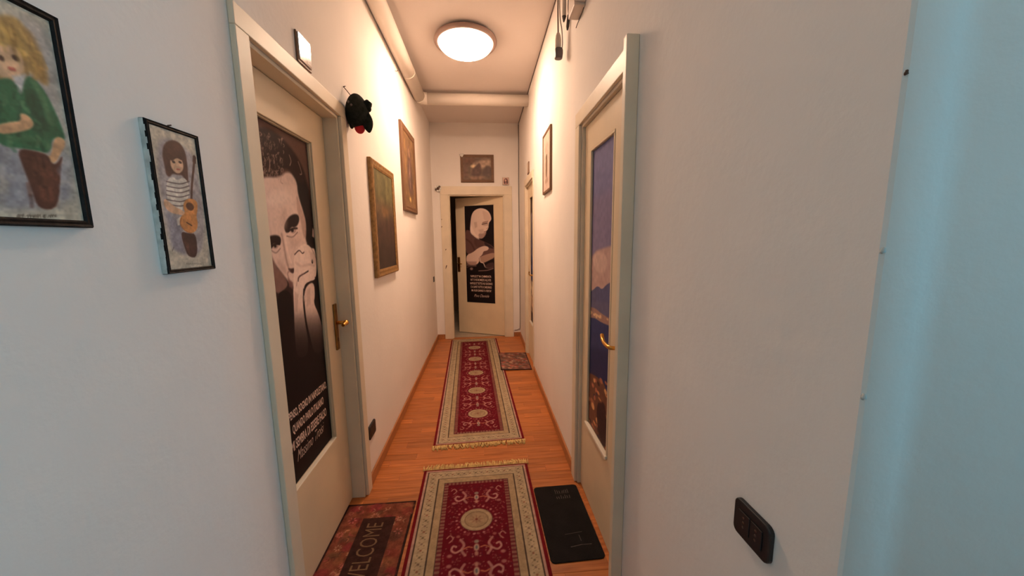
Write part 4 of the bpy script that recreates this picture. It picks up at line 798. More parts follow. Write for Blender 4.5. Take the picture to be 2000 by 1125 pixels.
  ('s',[(0.19,0.404),(0.322,0.407),(0.495,0.404),(0.697,0.376)],(104,84,80),0.008,0.9,0.022),
  ('s',[(0.178,0.436),(0.309,0.439),(0.483,0.437),(0.684,0.409)],(104,84,80),0.008,0.9,0.022),
  ('s',[(0.165,0.467),(0.296,0.471),(0.47,0.469),(0.672,0.443)],(104,84,80),0.008,0.9,0.022),
  ('s',[(0.152,0.499),(0.284,0.503),(0.457,0.502),(0.659,0.476)],(104,84,80),0.008,0.9,0.022),
  ('s',[(0.139,0.53),(0.271,0.535),(0.444,0.535),(0.647,0.51)],(104,84,80),0.008,0.9,0.022),
  ('p',[(0.106,0.492),(0.18,0.51),(0.317,0.549),(0.486,0.567),(0.542,0.611),(0.437,0.601),(0.196,0.595),(0.068,0.545)],(218,172,136),0.012,1.0,None),
  ('p',[(0.3,0.636),(0.397,0.613),(0.393,0.669),(0.307,0.68)],(216,206,192),0.012,1.0,None),
  ('p',[(0.338,0.719),(0.532,0.736),(0.704,0.736),(0.664,0.92),(0.445,0.916),(0.382,0.839)],(74,50,46),0.012,1.0,None),
  ('p',[(0.381,0.793),(0.487,0.805),(0.489,0.899),(0.428,0.863)],(108,70,58),0.02,0.7,None),
  ('s',[(0.701,0.484),(0.77,0.36),(0.873,0.224),(0.914,0.151)],(88,60,50),0.006,1,0.05),
  ('s',[(0.902,0.184),(0.923,0.148)],(88,60,50),0.006,1,0.08),
  ('p',[(0.507,0.512),(0.593,0.476),(0.744,0.469),(0.844,0.491),(0.823,0.549),(0.763,0.607),(0.785,0.653),(0.732,0.712),(0.587,0.738),(0.428,0.719),(0.351,0.658),(0.397,0.611),(0.514,0.589),(0.487,0.545)],(206,136,78),0.01,1.0,None),
  ('e',[(0.646,0.532),(0.737,0.53),(0.635,0.562)],(92,56,40),0.008,1.0,None),
  ('s',[(0.518,0.654),(0.622,0.676)],(84,54,40),0.006,1,0.025),
  ('s',[(0.41,0.624),(0.368,0.669),(0.448,0.713),(0.59,0.731)],(160,96,54),0.012,0.8,0.02),
  ('s',[(0.106,0.863),(0.151,0.836)],(110,96,88),0.008,0.8,0.015),
  ('s',[(0.37,0.965),(0.391,0.958),(0.405,0.968)],(110,98,86),0.004,0.7,0.01),
  ('s',[(0.417,0.966),(0.431,0.959),(0.439,0.969)],(110,98,86),0.004,0.7,0.01),
  ('s',[(0.451,0.967),(0.475,0.96),(0.493,0.971)],(110,98,86),0.004,0.7,0.01),
  ('s',[(0.506,0.969),(0.526,0.962),(0.541,0.972)],(110,98,86),0.004,0.7,0.01),
  ('s',[(0.553,0.97),(0.571,0.963),(0.582,0.973)],(110,98,86),0.004,0.7,0.01),
  ('s',[(0.594,0.971),(0.62,0.964),(0.639,0.975)],(110,98,86),0.004,0.7,0.01),
  ('s',[(0.651,0.973),(0.673,0.966),(0.688,0.976)],(110,98,86),0.004,0.7,0.01),
  ('s',[(0.701,0.974),(0.716,0.967),(0.724,0.977)],(110,98,86),0.004,0.7,0.01),
 ],
}
# ------------------------------------------------------------------ room shell
def slab_with_holes(bm, to, u0, u1, v0, v1, holes, d0, d1):
    """boxes around rectangular holes (u0,u1,v0,v1); to(u,v,d) -> xyz"""
    us = sorted({u0, u1, *[q for h in holes for q in h[:2]]}); vs2 = sorted({v0, v1, *[q for h in holes for q in h[2:]]})
    for a, b in zip(us, us[1:]):
        run = None
        for c, d in zip(vs2, vs2[1:]):
            solid = not any(h[0] <= a and b <= h[1] and h[2] <= c and d <= h[3] for h in holes)
            if solid:
                p = to(a, c, d0); q = to(b, d, d1)
                box(bm, *[f(p[i], q[i]) for i in range(3) for f in (min, max)])
D1 = (1.219, 1.914, 0.0, 2.083); D2 = (1.252, 1.915, 0.0, 2.055); D3 = (3.745, 4.37, 0.0, 2.10); DF = (-0.484, 0.307, 0.0, 2.105)
def struct(name, bm, m): return tag(obj(name, bm, m), kind='structure')
bm = nbm()
slab_with_holes(bm, lambda u, v, d: (XL-d, u, v), YB, YF+0.1, 0, ZC, [D1], 0, 0.16)
box(bm, XL-0.26, XL-0.16, YB, YF+0.1, 0, ZC)
struct('wall_left', bm, 'wall')
bm = nbm()
slab_with_holes(bm, lambda u, v, d: (XR+d, u, v), YC+0.3, YF+0.1, 0, ZC, [D2, D3], 0, 0.07)
box(bm, XR+0.07, XR+0.2, YC+0.3, YF+0.1, 0, ZC)
struct('wall_right', bm, 'wall')
# rounded end of the right wall, then the wall of the entrance room leading away
prof = [(XR, YC+0.3), (XR, YC+0.004)]
prof += [(XR+0.004, YC)]
prof += [(XR+0.060, YC-0.004)]
ang1 = -19.0                                      # the wall then bends slightly towards the viewer
for k in range(1, 9):
    a = math.radians(ang1*k/8); px_, py_ = prof[-1]; prof.append((px_+0.004*math.cos(a), py_+0.004*math.sin(a)))
ex, ey = prof[-1]; aa = math.radians(ang1)
prof.append((XS, ey+(XS-ex)*math.tan(aa))); prof.append((XS, 2.2)); prof.append((XR+0.2, 2.2)); prof.append((XR+0.2, YC+0.3))
bm = nbm()
lo_ = [bm.verts.new((x, y, 0)) for x, y in prof]; hi_ = [bm.verts.new((x, y, ZC)) for x, y in prof]
for k in range(len(prof)):
    f = bm.faces.new((lo_[k], lo_[(k+1) % len(prof)], hi_[(k+1) % len(prof)], hi_[k]))
    if 2 <= k <= 11: f.smooth = True
bm.faces.new(lo_[::-1]); bm.faces.new(hi_)
struct('wall_corner', bm, 'wall')
bm = nbm(); slab_with_holes(bm, lambda u, v, d: (u, YF+d, v), XL, XR, 0, ZC, [DF], 0, 0.11); struct('wall_far', bm, 'wall')
bm = nbm(); box(bm, XL-0.26, XS+0.2, YB-0.2, YB, 0, ZC); struct('wall_back', bm, 'wall')
bm = nbm(); slab_with_holes(bm, lambda u, v, d: (XS+d, u, v), YB, 2.2, 0, ZC, [WIN], 0, 0.2); struct('wall_side', bm, 'wall')
bm = nbm(); box(bm, XL-0.26, XS+0.2, YB-0.2, YF+0.11, ZC, ZC+0.1); struct('ceiling', bm, 'ceil')
# room behind the half-open far door
bm = nbm()
box(bm, -1.5, 0.9, YF+2.2, YF+2.3, 0, ZC); box(bm, -1.6, -1.5, YF+0.11, YF+2.3, 0, ZC); box(bm, 0.9, 1.0, YF+0.11, YF+2.3, 0, ZC)
box(bm, -1.6, XL, YF+0.10, YF+0.11, 0, ZC); box(bm, XR, 1.0, YF+0.10, YF+0.11, 0, ZC); box(bm, -1.6, 1.0, YF+0.11, YF+2.3, ZC, ZC+0.1)
struct('wall_back_room', bm, 'dim')
bm = nbm(); box(bm, -1.6, 1.0, YF+0.06, YF+2.3, -0.06, 0.001); struct('floor_back_room', bm, 'tilefloor')
# floor: base slab with individual laminate strips
bm = nbm(); box(bm, XL-0.26, XS+0.2, YB-0.2, YF+0.06, -0.08, -0.004); floor = struct('floor', bm, 'plank')
random.seed(11)
SW, SL = 0.0685, 0.46
full = {}
def plank_mesh(L):
    k = round(L, 3)
    if k not in full:
        b_ = nbm(); box(b_, -L/2, L/2, -SW/2+0.0005, SW/2-0.0005, -0.004, 0.0, 0.0007)
        me = bpy.data.meshes.new('plank'); b_.to_mesh(me); b_.free(); me.materials.append(M['plank']); full[k] = me
    return full[k]
y = 0.86; row = 0; NP = 0
while y+SW < YF+0.04:
    xs0 = XL-0.0
    off = (row*0.173+random.uniform(-0.03, 0.03)) % SL
    cuts = [XL] + [c for c in [XL-SL+off+SL*k for k in range(1, 5)] if XL+0.06 < c < XR-0.06] + [XR]
    for a, b in zip(cuts, cuts[1:]):
        L = round(b-a, 2)-0.0 if abs((b-a)-SL) > 1e-6 else SL
        o = bpy.data.objects.new('plank', plank_mesh(b-a-0.001)); COL.objects.link(o); o.parent = floor
        o.location = ((a+b)/2, y+SW/2, random.uniform(-0.0003, 0.0003)); NP += 1
    y += SW; row += 1
print('planks', NP)
# threshold strips in the door recesses (floor continues under the doors)
for nm, (a, b, c, d) in {'l': (XL-0.16, XL, 1.219, 1.914), 'r': (XR, XR+0.07, 1.252, 1.915), 'r2': (XR, XR+0.07, 3.745, 4.37)}.items():
    b_ = nbm(); box(b_, a, b, c, d, -0.004, -0.0003); o = obj('threshold', b_, 'plank'); o.parent = floor
# baseboards
def bboard(name, x0, x1, y0, y1):
    tag(obj(name, obox(x0, x1, y0, y1, 0.0006, 0.07, bevel=0.003), 'baseboard'), kind='structure')
bboard('baseboard_left', XL+0.0004, XL+0.013, 1.982, YF-0.014)
bboard('baseboard_left', XL+0.0004, XL+0.013, YB+0.01, 1.155)
bboard('baseboard_right', XR-0.013, XR-0.0004, 2.0, 3.695)
bboard('baseboard_right', XR-0.013, XR-0.0004, 4.435, YF-0.014)
bboard('baseboard_right', XR-0.013, XR-0.0004, YC+0.01, 1.22)
bboard('baseboard_far', XL+0.0004, -0.602, YF-0.013, YF-0.0004)
bboard('baseboard_far', 0.43, XR-0.0004, YF-0.013, YF-0.0004)
# window of the entrance room, outside the picture
wn = empty('window_1', loc=(XS+0.1, (WIN[0]+WIN[1])/2, WIN[2])); tag(wn, kind='structure')
wx, wz = (WIN[1]-WIN[0])/2, WIN[3]-WIN[2]
bm = nbm()
for a in ((-wx, -wx+0.06, 0, wz), (wx-0.06, wx, 0, wz), (-wx+0.06, wx-0.06, 0, 0.06), (-wx+0.06, wx-0.06, wz-0.06, wz), (-0.03, 0.03, 0.06, wz-0.06)):
    box(bm, -0.03, 0.03, a[0], a[1], a[2], a[3], 0.004)
obj('window_frame', bm, 'bead', wn)
for a, b in ((-wx+0.06, -0.03), (0.03, wx-0.06)): obj('pane', obox(-0.003, 0.003, a, b, 0.06, wz-0.06), 'glass', wn)
obj('window_sill', obox(-0.16, -0.03, -wx, wx, -0.03, 0.0, bevel=0.004), 'bead', wn)

# ------------------------------------------------------------------ doors
def leaf_bm(W, H, glass, t=0.04):
    """flush leaf from (0,0) to (W,H), face at w=0, with a rectangular opening"""
    bm = nbm(); u0, u1, v0, v1 = glass
    O = [(0, 0), (W, 0), (W, H), (0, H)]; I = [(u0, v0), (u1, v0), (u1, v1), (u0, v1)]
    of = [bm.verts.new((*p, 0)) for p in O]; jf = [bm.verts.new((*p, 0)) for p in I]
    ob = [bm.verts.new((*p, -t)) for p in O]; jb = [bm.verts.new((*p, -t)) for p in I]
    for k in range(4):
        n = (k+1) % 4
        bm.faces.new((of[k], of[n], jf[n], jf[k])); bm.faces.new((ob[n], ob[k], jb[k], jb[n]))
        bm.faces.new((of[n], of[k], ob[k], ob[n])); bm.faces.new((jf[k], jf[n], jb[n], jb[k]))
    es = [e for e in bm.edges if abs(e.verts[0].co.z) < 1e-6 and abs(e.verts[1].co.z) < 1e-6 and not (
          any(abs(e.verts[0].co.x-p[0])+abs(e.verts[0].co.y-p[1]) < 1e-6 for p in O) != any(abs(e.verts[1].co.x-p[0])+abs(e.verts[1].co.y-p[1]) < 1e-6 for p in O))]
    bmesh.ops.bevel(bm, geom=es, offset=0.003, segments=2, affect='EDGES', profile=0.5)
    return bm
def beads(leaf, glass, back, b=0.012, zf=0.003, zs=0.012):
    u0, u1, v0, v1 = glass
    for k, (a, c, d, e, z1, m) in enumerate(((u0, u1, v0, v0+0.016 if b > 0.01 else v0+0.004, zs, 'bead'), (u0, u0+b, v0+0.016, v1-b, zf, 'cream'), (u1-b, u1, v0+0.016, v1-b, zf, 'cream'), (u0, u1, v1-b, v1, zf, 'cream'))):
        obj('glazing_bead', obox(a, c, d, e, -back+0.0005, z1, bevel=0.002), m, leaf)
    obj('glass_panel', obox(u0, u1, v0, v1, -back-0.006, -back-0.002), 'bead', leaf)
def handle_plate(leaf, u, v0, v1, w=0.04, m='brass'):
    obj('handle_plate', obox(u-w/2, u+w/2, v0, v1, 0.0004, 0.009, bevel=0.004, seg=2), m, leaf)
def casing_set(root, W, H, cw, proud, near=None):
    """boards around an opening 0..W x 0..H; near=(side, width, proud) replaces one upright"""
    for side in (-1, 1):
        w_, p_ = (cw, proud)
        if near and near[0] == side: w_, p_ = near[1], near[2]
        a, b = ((-w_, 0) if side < 0 else (W, W+w_))
        hh = H+cw if near and near[0] == side else H
        obj('casing_board', obox(a, b, 0.0006, hh, 0.0004, p_, bevel=0.003, seg=2), 'casing', root)
    l = near[1] if near and near[0] < 0 else cw; r = near[1] if near and near[0] > 0 else cw
    obj('casing_board', obox(0 if near and near[0] < 0 else -l, W if near and near[0] > 0 else W+r, H, H+cw, 0.0004, proud, bevel=0.003, seg=2), 'casing', root)
def jambs(root, W, H, d, t=0.014):
    obj('jamb', obox(0.0, t, 0.0006, H, -d, 0.0, bevel=0.001), 'casing', root)
    obj('jamb', obox(W-t, W, 0.0006, H, -d, 0.0, bevel=0.001), 'casing', root)
    obj('jamb', obox(t, W-t, H-t, H, -d, 0.0, bevel=0.001), 'casing', root)

# door_1: left wall, closed, recessed
DW = D1[1]-D1[0]
d1 = tag(empty('door_1', frame_left(D1[0])), kind='structure')
casing_set(d1, DW, D1[3], 0.064, 0.018); jambs(d1, DW, D1[3], 0.155)
G1 = (1.345-D1[0]-0.016, 1.760-D1[0]-0.016, 0.4505, 1.9065)
lf = obj('leaf', leaf_bm(DW-0.032, D1[3]-0.024, G1), 'cream', d1)
lf.location = (0.016, 0.008, -0.067)
beads(lf, G1, 0.0205, 0.005, -0.008, 0.001)
hu = 1.852-D1[0]-0.016
handle_plate(lf, hu, 0.89, 1.135, 0.034, 'brassdark')
bm = nbm(); tube(bm, [(hu, 1.035, 0.008), (hu, 1.035, 0.05)], 0.009, 14); ball(bm, (hu-0.006, 1.035, 0.056), (0.02, 0.014, 0.014))
tube(bm, spline([(hu, 1.035, 0.056), (hu-0.02, 1.034, 0.058), (hu-0.045, 1.030, 0.056)], 4), [0.011]*4+[0.009]*4+[0.008], 12)
obj('handle', bm, 'brass', lf)
obj('keyhole', obox(hu-0.003, hu+0.003, 0.935, 0.955, 0.009, 0.0098), 'chip', lf)

# door_2: right wall, closed, nearly flush
def right_door(name, D, near_w, leafd, glass, hv, np_=0.045):
    W = D[1]-D[0]; r = tag(empty(name, frame_right(D[1])), kind='structure')   # u runs towards the camera
    casing_set(r, W, D[3], 0.075, 0.016, near=(1, near_w, np_)); jambs(r, W, D[3], 0.064)
    gl = (D[1]-glass[1]-0.016, D[1]-glass[0]-0.016, glass[2]-0.008, glass[3]-0.008)
    l = obj('leaf', leaf_bm(W-0.032, D[3]-0.024, gl), 'cream', r); l.location = (0.016, 0.008, -leafd)
    beads(l, gl, 0.009)
    u = W-0.032-0.075
    bm = nbm(); lathe(bm, [(0.0, 0.009), (0.022, 0.009), (0.026, 0.0005)], (0, 0, 0), 20)
    for v in bm.verts: v.co = (u+v.co.x, hv+v.co.y, v.co.z)
    obj('handle_rose', bm, 'brass', l)
    bm = nbm(); tube(bm, spline([(u, hv, 0.006), (u, hv, 0.03), (u-0.008, hv+0.001, 0.046), (u-0.05, hv+0.004, 0.05), (u-0.085, hv+0.010, 0.047), (u-0.112, hv+0.026, 0.042)], 5), 0.0085, 12)
    obj('handle', bm, 'brass', l)
    return r, l, gl
G2 = (1.468, 1.80, 0.44, 1.905)
d2, lf2, gl2 = right_door('door_2', D2, 0.03, 0.017, G2, 1.01)
d3, lf3, gl3 = right_door('door_4', D3, 0.035, 0.02, (3.86, 4.19, 0.46, 1.95), 1.06, 0.010)
# door_3: end of the corridor, standing ajar
d4 = tag(empty('door_3', frame_far(DF[0])), kind='structure')
FW = DF[1]-DF[0]
casing_set(d4, FW, DF[3], 0.115, 0.015); jambs(d4, FW, DF[3], 0.11)
GF = (0.80-0.655, 0.80-0.155, 0.480, 1.975)
lff = obj('leaf', leaf_bm(0.785, 2.088, GF), 'cream', d4)
lff.matrix_local = Matrix.Translation((FW-0.016, 0.008, -0.035)) @ Matrix.Rotation(math.radians(-25.2), 4, 'Y') @ Matrix.Translation((-0.785, 0, 0))
u0, u1, v0, v1 = GF; obj('glass_panel', obox(u0, u1, v0, v1, -0.012, -0.008), 'bead', lff)
for a, c, d_, e in ((u0, u1, v0, v0+0.008), (u0, u1, v1-0.008, v1), (u0, u0+0.008, v0+0.008, v1-0.008), (u1-0.008, u1, v0+0.008, v1-0.008)):
    obj('glazing_bead', obox(a, c, d_, e, -0.0075, 0.002, bevel=0.001), 'cream', lff)
handle_plate(lff, 0.034, 0.965, 1.195, 0.045, 'brassdark')
bm = nbm(); tube(bm, spline([(0.034, 1.095, 0.008), (0.034, 1.095, 0.04), (0.045, 1.095, 0.052), (0.11, 1.092, 0.052)], 5), 0.008, 10); obj('handle', bm, 'brass', lff)
for u_, v_, a, b in ((-0.062, 1.33, 0.006, 0.014), (-0.065, 1.08, 0.007, 0.03), (-0.105, 1.76, 0.005, 0.007), (-0.108, 1.655, 0.007, 0.009)):
    bm = nbm(); vs_ = [bm.verts.new((u_+a*math.cos(t)*(1+0.3*math.sin(3*t))+0.3*b*math.sin(t), v_+b*math.sin(t), 0.0158)) for t in [k*math.pi/5 for k in range(10)]]
    top = bm.faces.new(vs_); ext = bmesh.ops.extrude_face_region(bm, geom=[top])
    for v in [g for g in ext['geom'] if isinstance(g, bmesh.types.BMVert)]: v.co.z = 0.0145
    obj('paint_chip', bm, 'chip', d4)

# ------------------------------------------------------------------ posters
# portrait poster on door_1
pw, ph = G1[1]-G1[0]-0.012, G1[3]-G1[2]-0.010
AX0, AX1 = 1.384-1.345-0.006, pw-0.001           # part of the sheet seen past the door stile
p1 = empty('poster', d1.matrix_world @ Matrix.Translation((0.016, 0.008, -0.067)) @ Matrix.Translation((G1[0]+0.006, G1[2]+0.005, -0.0220)))
tag(p1, 'tall black and white poster of curly-haired man with clasped hands on left door', 'poster')
c = Canvas(pw, ph, 0.0032, (48, 33, 32)); c.run(ART['curly'], AX0, AX1); c.c *= 1.10; c.noise(0.03, 0.01, 3); c.obj('print', 'printgloss', p1, 0.001)
def tr(u0, u1, v0, v1, W=None, H=ph):
    if W is None: return (AX0+u0*(AX1-AX0), AX0+u1*(AX1-AX0), H*(1-v1), H*(1-v0))
    return (u0*W, u1*W, H*(1-v1), H*(1-v0))
text("PENSO, SOGNO IN NAPOLETANO,", tr(0.042, 0.968, 0.785, 0.814), 'letter', p1, weight=0.022)
text("QUANDO PARLO ITALIANO", tr(0.095, 0.85, 0.828, 0.859), 'letter', p1, weight=0.022)
text("MI SEMBRA DI ESSERE FALSO", tr(0.042, 0.90, 0.873, 0.903), 'letter', p1, weight=0.022)
text("Massimo Troisi", tr(0.13, 0.80, 0.912, 0.945), 'letter', p1, 'signature', shear=0.55, weight=-0.012)
# guitarist poster on door_3
gw, gh = GF[1]-GF[0]-0.018, GF[3]-GF[2]-0.018
p2 = empty('poster', d4.matrix_world @ lff.matrix_local @ Matrix.Translation((GF[0]+0.009, GF[2]+0.009, -0.0078)))
tag(p2, 'poster of bald bearded guitarist with white lettering on half-open far door', 'poster')
c = Canvas(gw, gh, 0.005, (38, 28, 30)); c.run(ART['guitarist']); c.c *= 1.08; c.obj('print', 'printgloss', p2, 0.001)
rows = ["NAPULE E' 'NA CAMMINATA", "INT' E VICHE MIEZO ALL'ATE", "NAPULE E' TUTTO NU SUONNO", "E A SAPE TUTTO O MUNNO", "MA NUN SANNO 'A VERITA'"]
rr = [(0.15, 0.875), (0.145, 0.865), (0.126, 0.912), (0.15, 0.88), (0.17, 0.87)]
for k, (s_, (a, b)) in enumerate(zip(rows, rr)):
    vv = 0.709+k*0.0375; text(s_, tr(a, b, vv, vv+0.024, gw, gh), 'letter', p2, weight=0.01)
text("Pino Daniele", tr(0.257, 0.79, 0.912, 0.940, gw, gh), 'letter', p2, 'signature', shear=0.5, weight=-0.01)
# bay view on door_2
bw, bh = gl2[1]-gl2[0]-0.026, gl2[3]-gl2[2]-0.030
p3 = empty('poster', d2.matrix_world @ Matrix.Translation((0.016, 0.008, -0.017)) @ Matrix.Translation((gl2[0]+0.013, gl2[2]+0.017, -0.0105)))
tag(p3, 'poster of blue bay, mountain and city lights at dusk on near right door', 'poster')
c = Canvas(bw, bh, 0.004, (122, 120, 160)); c.run(ART['bay']); c.noise(0.05, 0.02, 5); c.obj('print', 'printgloss', p3, 0.001)
# dark poster on door_4
bw, bh = gl3[1]-gl3[0]-0.026, gl3[3]-gl3[2]-0.030
p4 = empty('poster', d3.matrix_world @ Matrix.Translation((0.016, 0.008, -0.020)) @ Matrix.Translation((gl3[0]+0.013, gl3[2]+0.017, -0.0105)))
tag(p4, 'dark blue and brown poster on the far right door, seen edge-on', 'poster')
c = Canvas(bw, bh, 0.008, (74, 64, 66))
for (a, b, col) in ((0, 0.12, (70, 54, 48)), (0.12, 0.3, (120, 108, 112)), (0.3, 0.46, (90, 88, 110)), (0.46, 0.66, (60, 66, 104)), (0.66, 0.78, (196, 176, 150)), (0.78, 0.92, (180, 150, 120)), (0.92, 1.0, (70, 50, 44))):
    c.poly([(0, a*bh), (bw, a*bh), (bw, b*bh), (0, b*bh)], col, 0.02, 1, False)
c.noise(0.25, 0.05, 8); c.obj('print', 'printgloss', p4, 0.001)

# ------------------------------------------------------------------ framed pictures
def frame_bm(W, H, rail, depth):
    bm = nbm(); rings = []
    for ins, w in ((0, 0.0005), (0, depth*0.75), (rail*0.18, depth), (rail*0.45, depth*0.90), (rail*0.75, depth*0.95), (rail, depth*0.80), (rail, 0.0005)):
        rings.append([bm.verts.new(p) for p in ((ins, ins, w), (W-ins, ins, w), (W-ins, H-ins, w), (ins, H-ins, w))])
    rings.append(rings[0])
    for A, B in zip(rings, rings[1:]):
        for k in range(4): bm.faces.new((A[k], A[(k+1) % 4], B[(k+1) % 4], B[k]))
    return bm
def picture(name, mw, W, H, rail, depth, fm, label, cat, canvas=None, art=None, step=0.003, paint=None, group=None, rot=0.0):
    r = empty(name, mw @ Matrix.Rotation(rot, 4, 'Z')); tag(r, label, cat, group)
    obj('frame', frame_bm(W, H, rail, depth), fm, r)
    obj('backing_board', obox(rail*0.5, W-rail*0.5, rail*0.5, H-rail*0.5, 0.0006, depth*0.6), 'paper', r)
    cw, ch = W-2*rail+0.004, H-2*rail+0.004
    c = Canvas(cw, ch, step, (150, 140, 125))
    if art: c.run(ART[art]); c.noise(0.12, 0.012, 91); c.noise(0.08, 0.004, 92)
    if paint: paint(c)
    o = c.obj('print', 'print', r, 0.001); o.location = (rail-0.002, rail-0.002, depth*0.66)
    return r
def pt_olive(c):   # plain dusky landscape in olive, brown and amber
    W, H = c.W, c.H
    c.rect(-1, 9, -1, 9, (104, 98, 62))
    c.poly([(-1, 0.32*H), (W*0.4, 0.30*H), (W+1, 0.36*H), (W+1, 2), (-1, 2)], (92, 72, 50), 0.05)
    c.poly([(-1, 0.50*H), (W*0.5, 0.46*H), (W+1, 0.52*H), (W+1, 2), (-1, 2)], (66, 46, 38), 0.06)
    c.poly([(-1, 0.78*H), (W*0.5, 0.72*H), (W+1, 0.80*H), (W+1, 2), (-1, 2)], (52, 36, 32), 0.05)
    c.ell((W*0.5, H*0.40), W*0.16, H*0.05, (150, 112, 66), 0.03, 0.8)
    c.noise(0.18, 0.05, 21); c.noise(0.1, 0.015, 22)
def pt_brown(c):
    W, H = c.W, c.H
    c.rect(-1, 9, -1, 9, (128, 96, 64))
    c.poly([(0.42*W, 0.12*H), (0.62*W, 0.14*H), (0.7*W, 0.4*H), (0.78*W, 0.7*H), (0.7*W, 0.84*H), (0.36*W, 0.84*H), (0.28*W, 0.6*H), (0.36*W, 0.3*H)], (96, 70, 60), 0.03)
    c.ell((W*0.5, H*0.24), W*0.1, H*0.07, (160, 122, 96), 0.015)
    c.poly([(0.42*W, 0.36*H), (0.56*W, 0.36*H), (0.6*W, 0.74*H), (0.45*W, 0.74*H)], (140, 112, 104), 0.03, 0.8)
    c.ell((W*0.45, H*0.90), W*0.1, H*0.03, (196, 160, 96), 0.015); c.noise(0.18, 0.05, 31); c.noise(0.1, 0.015, 32)
def pt_column(c):
    W, H = c.W, c.H
    c.rect(-1, 9, -1, 9, (206, 180, 164))
    c.poly([(0.38*W, 0.40*H), (0.52*W, 0.36*H), (0.64*W, 0.44*H), (0.62*W, 0.78*H), (0.36*W, 0.78*H)], (120, 96, 72), 0.015)
    c.ell((W*0.5, H*0.41), W*0.11, H*0.045, (96, 80, 56), 0.008)
    c.poly([(0.3*W, 0.78*H), (0.7*W, 0.78*H), (0.74*W, 0.88*H), (0.28*W, 0.88*H)], (168, 140, 120), 0.01)
    c.poly([(0.2*W, 0.2*H), (0.7*W, 0.16*H), (0.8*W, 0.28*H), (0.3*W, 0.32*H)], (188, 158, 142), 0.02, 0.7); c.noise(0.08, 0.02, 41)
def pt_house(c):
    W, H = c.W, c.H
    c.rect(-1, 9, -1, 9, (116, 92, 72))
    c.poly([(0, 0), (W*0.45, 0), (0.4*W, 0.3*H), (0, 0.4*H)], (104, 70, 50), 0.05)
    c.poly([(0.3*W, 0.32*H), (0.55*W, 0.14*H), (W, 0.05*H), (W, 0.45*H), (0.7*W, 0.5*H), (0.4*W, 0.48*H)], (168, 140, 118), 0.03)
    c.ell((W*0.36, H*0.40), W*0.09, H*0.07, (206, 180, 140), 0.012)
    c.poly([(0.48*W, 0.36*H), (0.56*W, 0.24*H), (0.63*W, 0.3*H), (0.66*W, 0.85*H), (0.28*W, 0.82*H), (0.3*W, 0.55*H)], (92, 66, 56), 0.015)
    c.poly([(0.68*W, 0.6*H), (0.8*W, 0.38*H), (0.98*W, 0.4*H), (W, 0.85*H), (0.68*W, 0.85*H)], (96, 74, 64), 0.02)
    c.poly([(0, 0.4*H), (0.14*W, 0.34*H), (0.18*W, 0.9*H), (0, 0.9*H)], (106, 76, 60), 0.03)
    c.poly([(0.25*W, 0.86*H), (0.7*W, 0.84*H), (0.7*W, 0.95*H), (0.25*W, 0.95*H)], (140, 104, 82), 0.02); c.noise(0.15, 0.03, 51)
picture('framed_print', frame_left(0.499, 1.490, 0.0), 0.200, 0.346, 0.0125, 0.016, 'blackframe',
        'black-framed print of blond child in green jacket, cut by left photo edge', 'picture', art='child_green', step=0.0016)
q = picture('framed_print', frame_left(0.836, 1.393, 0.0), 0.139, 0.330, 0.0095, 0.014, 'blackframe',
        'narrow black-framed print of dark-haired child playing a small guitar', 'picture', art='child_guitar', step=0.0013, rot=math.radians(0.5))
b_ = nbm()
random.seed(5)
ys_ = [0.001+0.328*k/26 for k in range(27)]
for a, b in zip(ys_, ys_[1:]):
    w1 = random.uniform(0.008, 0.0125); box(b_, -0.0012, -0.0001, a, b, 0.0006, w1)
obj('worn_edge', b_, 'whiteedge', q)
bm = nbm(); tube(bm, [(0.07, 0.334, 0.0), (0.07, 0.335, 0.008)], 0.0015, 6); obj('nail', bm, 'chip', q)
picture('framed_picture', frame_left(2.335, 1.222, 0.0), 0.555, 0.762, 0.052, 0.028, 'gold',
        'gold-framed dark olive and brown picture, nearer of two on left wall', 'picture', paint=pt_olive, step=0.008)
picture('framed_picture', frame_left(3.272, 1.735, 0.0), 0.580, 0.772, 0.058, 0.028, 'brownframe',
        'brown-framed picture of a dim figure, farther and higher on left wall', 'picture', paint=pt_brown, step=0.008)
picture('framed_picture', frame_right(3.063, 1.836, 0.0), 0.337, 0.478, 0.022, 0.018, 'brownframe',
        'thin brown-framed pale print with dark figure on right wall', 'picture', paint=pt_column, step=0.006)
pic = picture('framed_picture', frame_far(-0.299, 2.273, 0.0), 0.468, 0.378, 0.036, 0.022, 'brownframe',
        'brown-framed landscape picture hanging above the far door', 'picture', paint=pt_house, step=0.006)
bm = nbm(); ball(bm, (0.02, 0.368, 0.024), (0.03, 0.024, 0.012), 10, 8, lambda p: p*(1+0.25*math.sin(7*p.x+5*p.y))); obj('corner_ornament', bm, 'ceramic', pic)

# ------------------------------------------------------------------ small wall things
# tile plaque above door_1
r = empty('tile_plaque', frame_left(1.545, 2.172)); tag(r, 'small glossy white tile in wooden holder above left door', 'plaque')
obj('holder', obox(-0.006, 0.106, -0.008, 0.106, 0.0005, 0.008, bevel=0.002), 'brownframe', r)
c = Canvas(0.094, 0.098, 0.002, (244, 240, 232))
c.ell((0.05, 0.078), 0.016, 0.012, (168, 160, 158), 0.004); c.ell((0.075, 0.07), 0.012, 0.010, (150, 150, 156), 0.004); c.ell((0.026, 0.085), 0.012, 0.006, (176, 166, 160), 0.004)
c.stroke([(0.03, 0.035), (0.04, 0.05), (0.055, 0.062)], 0.004, (190, 190, 196), 0.002); c.rect(-1, 1, 0.088, 1, (190, 176, 166))
M['tileprint'] = mat_print('glazed_tile', 0.12, 0.8)
o = c.obj('tile', 'tileprint', r, 0.004); o.location = (0.004, 0.004, 0.008)
